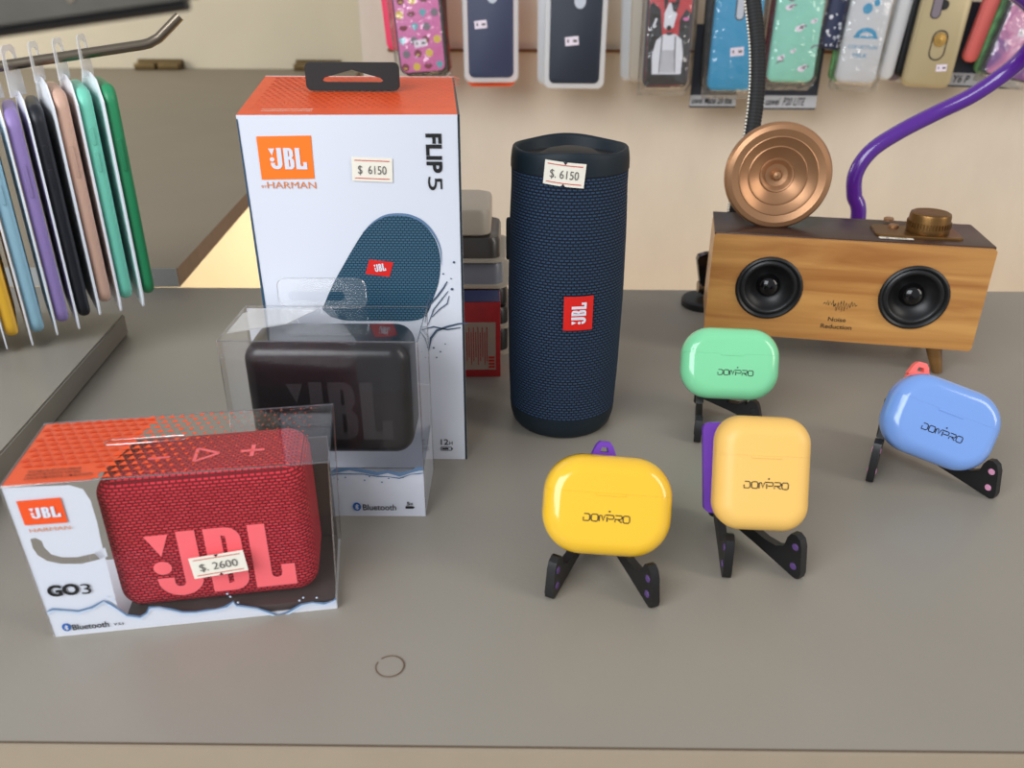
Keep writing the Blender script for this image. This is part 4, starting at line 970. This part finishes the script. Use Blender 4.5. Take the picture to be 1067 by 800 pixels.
M['dark_card'] = mat('dark slate card', (36, 42, 54), 0.5); M['label_paper'] = mat('grey label', (176, 178, 182), 0.6); M['tealcard'] = mat('teal card', (92, 126, 124), 0.5); M['salmon'] = mat('salmon case', (206, 96, 90), 0.5)
M['leafy'] = mat('green patterned case', (84, 138, 84), 0.5, var=.6, vscale=70); M['lens'] = mat('pale camera opening', (190, 196, 206), 0.5); M['price_pink'] = mat('pale pink price tag', (232, 220, 232), 0.6)
mm = bpy.data.materials.new('pink violet marble'); mm.use_nodes = True
N, L = nodes(mm); b_ = N['Principled BSDF']; b_.inputs['Roughness'].default_value = .35
tc = N.new('ShaderNodeTexCoord'); nz = N.new('ShaderNodeTexNoise'); nz.inputs['Scale'].default_value = 34; nz.inputs['Detail'].default_value = 6; nz.inputs['Distortion'].default_value = .8
rp = N.new('ShaderNodeValToRGB'); rp.color_ramp.elements[0].position = .36; rp.color_ramp.elements[0].color = srgb((120, 72, 140)); rp.color_ramp.elements[1].position = .66; rp.color_ramp.elements[1].color = srgb((226, 180, 206))
e_ = rp.color_ramp.elements.new(.5); e_.color = srgb((196, 120, 160))
L.new(tc.outputs['Object'], nz.inputs['Vector']); L.new(nz.outputs['Fac'], rp.inputs[0]); L.new(rp.outputs[0], b_.inputs['Base Color']); M['marble'] = mm

def wall_case(label, px, wd, roll, m, edge=None, bumper=0.0, dy=0.0, ht=.150, pouch=True, tk=.009, tagpx=None, drop=.010, bump_m=None, group='packed phone cases along the back wall', ea=0.004):
    """px: photographed bottom-left corner of the shell; hangs from above, roll turns its top to the right"""
    c = at_y(px[0], px[1], YW + dy)
    mtx = Matrix.Translation(c) @ Matrix.Rotation(roll, 4, 'Y') @ Matrix.Translation((wd / 2, 0, ht / 2))
    t = thing('phone_case', label, 'phone case', mtx=mtx, group=group)
    bm = bmesh.new(); pillow(bm, wd, ht, tk, .009, .0022, n=6, seg=4)
    finish(bm, 'shell', edge or m, t, angle=50)
    iw = bumper if bumper else .0022
    bm = bmesh.new(); pillow(bm, wd - 2 * iw, ht - 2 * iw, .0012, .007, .0005, n=6, seg=2, c=(0, -tk / 2 - .0003, 0)); bk_ = finish(bm, 'back_plate', m, t)
    if pouch:
        bm = bmesh.new(); ow, oh = wd + .012, ht + .012 + drop
        nx, nz_ = 7, 12; rr = random.Random(len(bpy.data.objects)); gr = []
        for sgn in (-1, 1):
            g = [[bm.verts.new((-ow / 2 + ow * i / nx, sgn * (tk / 2 + .003 if 0 < i < nx and 0 < j < nz_ else .0004) + (rr.uniform(-.0012, .0012) if 0 < i < nx and 0 < j < nz_ else 0), -ht / 2 - drop + oh * j / nz_)) for i in range(nx + 1)] for j in range(nz_ + 1)]
            for j in range(nz_):
                for i in range(nx): bm.faces.new((g[j][i], g[j][i + 1], g[j + 1][i + 1], g[j + 1][i]))
            gr.append(g)
        bmesh.ops.remove_doubles(bm, verts=bm.verts, dist=.0009)
        finish(bm, 'pouch', M['pouch'], t, angle=180)
    fm = lambda lift: plane_map((-wd / 2, -tk / 2 - .0009, -ht / 2), (1, 0, 0), (0, 0, 1), lift)
    if tagpx:
        u, v, w_, h_ = tagpx
        q = Print(); c_, s_ = math.cos(R(6)), math.sin(R(6))
        q.poly([(u + a * c_ - b * s_, v + a * s_ + b * c_) for a, b in ((0, 0), (w_, 0), (w_, h_), (0, h_))]); st = q.build('price_tag', M['price_pink'], t, fm(.0004))
        q = Print().rect(u + w_ * .12, v + h_ * .4, u + w_ * .25, v + h_ * .75).rect(u + w_ * .55, v + h_ * .45, u + w_ * .85, v + h_ * .75); q.build('price', M['ink_grey'], st, fm(.0006))
    return t, fm, mtx
def behind(label, px, wd, roll, m, dy, edge=None, **k): return wall_case(label, px, wd, roll, m, edge, dy=dy, pouch=False, group='spare cases hanging behind the front row', **k)

# 1 pink doodles
t, fm, mx = wall_case('pink phone case covered in doodles, in a clear pouch behind the black handle', (418, 78), .0585, R(-4.4), M['pinkcase'], M['black'], tagpx=(.022, .030, .0155, .0085))
for s_, mk in enumerate(('maroon', 'teal_p', 'yellow_p', 'grey_p', 'maroon')):
    q = Print(); rr = random.Random(40 + s_)
    for r_ in range(9):
        for c_ in range(4):
            if (r_ * 3 + c_ * 2) % 5 != s_: continue
            x, y = .0085 + c_ * .0142 + (r_ % 2) * .0030 - .001, .0085 + r_ * .0150
            if x > .0520: continue
            k = .0046
            if mk == 'teal_p': q.poly([(x, y - k), (x + k, y + .3 * k), (x + .5 * k, y + k), (x - .5 * k, y + k), (x - k, y + .3 * k)])
            elif s_ == 4: q.poly([(x - k * 1.2, y), (x - k * .4, y - k * .7), (x + k * .4, y - k * .7), (x + k * 1.2, y), (x + k * .5, y + k * .7), (x, y + k * .4), (x - k * .5, y + k * .7)])
            else: q.disc(x, y, k, 14)
    q.build('doodle', M[mk], t, fm(.0002))
q = Print()
for r_ in range(9):
    for c_ in range(4):
        if (r_ * 3 + c_ * 2) % 5 in (0, 2): 
            x, y = .0085 + c_ * .0142 + (r_ % 2) * .0030 - .001, .0085 + r_ * .0150
            if x < .052: q.rect(x - .002, y - .0022, x + .002, y - .0006)
q.build('doodle_detail', M['yellow_p'], t, fm(.00035))
behind('hot pink case edge showing left of the doodle case', (404, 53), .050, R(-4), M['coralcase'], .020)
behind('dark case edge showing right of the doodle case', (422, 80), .0585, R(-2), M['black'], .018)
# 2 navy and 3 deep navy in milky bumpers
t, fm, mx = wall_case('navy phone case in a milky bumper with a round opening, above an orange one', (484, 86), .0680, R(-.5), M['navy_tpu'], M['frosted'], bumper=.0062, tagpx=(.0150, .0620, .0150, .0090), pouch=False)
q = Print().disc(.0365, .0985, .0066, 24, .0078); q.build('camera_opening', M['lens'], t, fm(.0003))
behind('orange case peeking out under the navy case', (487, 90), .0620, R(-.5), M['orangecase'], .020)
t, fm, mx = wall_case('deep navy phone case in a milky bumper, right of the navy one', (566, 92), .0760, R(.2), M['deep_navy'], M['frosted'], bumper=.0066, tagpx=(.0260, .0500, .0165, .0100), pouch=False)
q = Print().disc(.0420, .1000, .0070, 24, .0080).disc(.0190, .1080, .0045, 18); q.build('camera_opening', M['lens'], t, fm(.0003))
behind('clear edged case behind the deep navy case', (560, 88), .0760, R(-1), M['silvercase'], .022)
# 4 dog print
t, fm, mx = wall_case('red and black phone case printed with a dog in a white shirt', (669, 91), .0560, R(-.5), M['redcase'], M['dark_card'])
q = Print().poly([(.0025, .0028), (.0535, .0028), (.0535, .085), (.047, .090), (.040, .078), (.040, .060), (.020, .060), (.016, .090), (.006, .098), (.0025, .094)]); bl = q.build('print_black', M['black'], t, fm(.0002))
q = Print().poly([(.010, .016), (.046, .016), (.047, .040), (.044, .056), (.036, .062), (.022, .062), (.013, .055), (.009, .038)]).poly([(.021, .070), (.027, .066), (.033, .070), (.036, .084), (.034, .096), (.026, .097), (.021, .086)]).poly([(.040, .121), (.050, .124), (.052, .128), (.043, .126), (.038, .130), (.037, .124)]).stroke([(.008, .070), (.012, .080)], .0022); dg = q.build('print_dog', M['white'], bl, fm(.0004))
q = Print().poly([(.021, .088), (.019, .104), (.025, .099)]).poly([(.033, .098), (.039, .107), (.037, .090)]).disc(.0275, .069, .003, 12).poly([(.028, .098), (.036, .097), (.0355, .086), (.031, .088)]).stroke([(.019, .018), (.020, .060)], .0012).stroke([(.038, .018), (.036, .060)], .0012).poly([(.024, .064), (.033, .064), (.031, .061), (.026, .061)])
q.disc(.024, .114, .0075, 16, .005); q.build('print_detail', M['ink'], dg, fm(.0006))
q = Print()
for i in range(6): q.stroke([(.022 + i * .0026, .018), (.022 + i * .0026, .044)], .0008)
q.build('shirt_stripe', M['ink_grey'], dg, fm(.0006))
q = Print().disc(.0045 + .006, .125, .004, 14).disc(.018, .128, .003, 12); q.build('print_yellow', M['yellow_p'], bl, fm(.0004))
q = Print().disc(.0475, .0790, .0038, 14, .0020); q.build('print_lips', M['pinkcase'], bl, fm(.0006))
behind('clear wrapped dark case behind the dog case, on its left', (655, 86), .0560, R(-1.5), M['stone'], .020)
behind('clear wrapped case further behind the dog case', (646, 84), .0560, R(-2.5), M['silvercase'], .040)
# 5 cyan blue
t, fm, mx = wall_case('cyan blue phone case behind the black gooseneck arm', (736, 94), .0590, R(0), M['bluecase'], M['bluecase'], tagpx=(.0240, .0400, .0165, .0100))
q = Print().poly([(a + .030, b + .098) for a, b in rrect(.0115, .034, .0055, 6)]).poly([(.018, .108), (.028, .108), (.028, .128), (.018, .128)]); cm = q.build('camera_rim', M['ink'], t, fm(.0003))
q = Print().poly([(a + .030, b + .098) for a, b in rrect(.0085, .031, .0042, 6)]); q.build('camera_opening', M['lens'], cm, fm(.0005))
behind('black case edge left of the cyan blue case', (728, 92), .0560, R(-1), M['black'], .018)
def label_card(label, px, wd, hd, text, dy, roll=0.0, tw=None, top=.10):
    c = at_y(px[0], px[1], YW + dy)
    t = thing('label_card', label, 'label', mtx=Matrix.Translation(c) @ Matrix.Rotation(roll, 4, 'Y'), group='handwritten cards behind the phone cases')
    bm = bmesh.new(); add_box(bm, 0, wd, -.0006, .0006, 0, top); finish(bm, 'card', M['dark_card'], t, smooth=False)
    q = Print().rect(.0, .0022, wd, hd); st = q.build('label_strip', M['label_paper'], t, plane_map((0, -.0006, 0), (1, 0, 0), (0, 0, 1), .0003))
    q = Print().text(text, wd * .04, hd * .32, hd * .54, width=(tw or wd * .88), shear=.2, bold=.02); q.build('lettering', M['ink'], st, plane_map((0, -.0006, 0), (1, 0, 0), (0, 0, 1), .0005))
    return t
label_card('handwritten card under the cyan blue case reading a phone model, left of the gooseneck', (718, 112), .0600, .0155, 'uwei Mate 20 lite.', .026)
label_card('handwritten card under the pale mint case, right of the gooseneck', (794, 114), .0690, .0175, 'uawei  P20 LITE', .026, tw=.050)
# 6 mint with blossoms
t, fm, mx = wall_case('pale mint phone case with small blossoms, right of the gooseneck', (798, 85), .0575, R(0.5), M['mintcase'], M['mintcase'])
q = Print()
for x, y, r_ in ((.040, .016, .0050), (.012, .028, .004), (.030, .062, .0050), (.046, .070, .0035), (.014, .085, .0045), (.036, .100, .004), (.026, .036, .0030)): q.disc(x, y, r_, 9, r_ * .7).disc(x + r_ * .8, y + r_ * .5, r_ * .6, 8)
bl = q.build('blossom', M['price_pink'], t, fm(.0002))
q = Print()
for x, y in ((.040, .016), (.030, .062), (.014, .085), (.036, .100), (.008, .022), (.048, .040)): q.stroke([(x, y), (x + .004, y + .003), (x + .009, y + .003)], .0016)
q.build('twig', M['grey_p'], bl, fm(.0004))
q = Print().poly([(a + .016, b + .112) for a, b in rrect(.010, .040, .0045, 6)]); q.build('camera_opening', M['grey_p'], t, fm(.0003))
behind('dark red case edge left of the pale mint case', (792, 84), .0560, R(1), M['maroon'], .018)
t2, fm2, _ = behind('navy case with white patterning between the mint and silver cases', (852, 50), .030, R(5), M['navy_tpu'], .014)
q = Print(); rr = random.Random(9)
for k in range(26): x, y = rr.uniform(.003, .025), rr.uniform(.004, .06); q.disc(x, y, rr.uniform(.001, .0028), 7)
q.build('white_pattern', M['white'], t2, fm2(.0003))
behind('olive case edge right of the pale mint case', (862, 84), .0400, R(3), M['leafy'], .022)
# 7 silver white
t, fm, mx = wall_case('silver white phone case with a blue printed arch, in a pouch', (869, 85), .0500, R(2.8), M['silvercase'], M['silvercase'])
q = Print().poly([(.012 + .013 + .0135 * math.cos(R(a)), .054 + .010 * math.sin(R(a))) for a in range(0, 181, 15)] + [(.013 + .012 + .008 * math.cos(R(a)), .054 + .005 * math.sin(R(a))) for a in range(180, -1, -20)]).rect(.010, .0520, .040, .0545)
q.text('COLLECTION', .006, .0400, .0042, width=.036).text('MILK', .014, .0300, .0050, width=.018).disc(.020, .085, .006, 14).disc(.030, .092, .004, 12)
q.build('blue_print', M['bluecase'], t, fm(.0003))
for k in range(3): behind(('first', 'second', 'third')[k] + ' clear edged case stacked right of the silver white case', (912 + k * 8, 82 + k), .020, R(5 + k), (M['silvercase'], M['grey_p'], M['silvercase'])[k], .016 + .012 * k)
# 8 gold with ring
t, fm, mx = wall_case('champagne gold phone case with a ring holder on its back', (938, 89), .0600, R(3.0), M['goldcase'], M['goldcase'], tagpx=(.0370, .0190, .0130, .0080), pouch=False)
q = Print().poly([(a + .0320, b + .0490) for a, b in rrect(.0200, .0350, .0098, 8)], [[(a + .0320, b + .0490) for a, b in rrect(.0168, .0316, .0082, 8)][::-1]]); q.build('ring_recess', M['ink'], t, fm(.0003))
lathe_obj('ring_holder', [(.0003, .0016), (.0030, .0012), (.0078, .0012), (.0082, .0006), (.0082, 0), (.0003, 0)], M['gold'], t, Matrix.Translation((-.030 + .0322, -.0055, -.075 + .0555)) @ Matrix.Rotation(R(90), 4, 'X'), n=32)
q = Print().poly([(a + .0185, b + .101) for a, b in rrect(.0130, .046, .006, 6)] + []).disc(.0265, .094, .006, 14); cm = q.build('camera_rim', M['ink'], t, fm(.0003))
q = Print().poly([(a + .0185, b + .101) for a, b in rrect(.0104, .0435, .005, 6)]); q.build('camera_opening', M['grey_p'], cm, fm(.0005))
behind('black case edge left of the gold case', (931, 80), .0560, R(3.5), M['black'], .018)
# 9 right hand group
label_card('teal handwritten card between the gold and the marbled case', (986, 90), .095, .0170, 'Y6 P', .030, R(2), tw=.022)
behind('salmon red case between the gold and the marbled case', (1001, 63), .020, R(9), M['salmon'], .016)
behind('green patterned case edge left of the marbled case', (1013, 75), .022, R(10), M['leafy'], .012)
t, fm, mx = wall_case('pink and violet marbled phone case behind the purple arm', (1021, 76), .066, R(11), M['marble'], M['dark_card'], tagpx=(.0230, .0480, .0155, .0090))
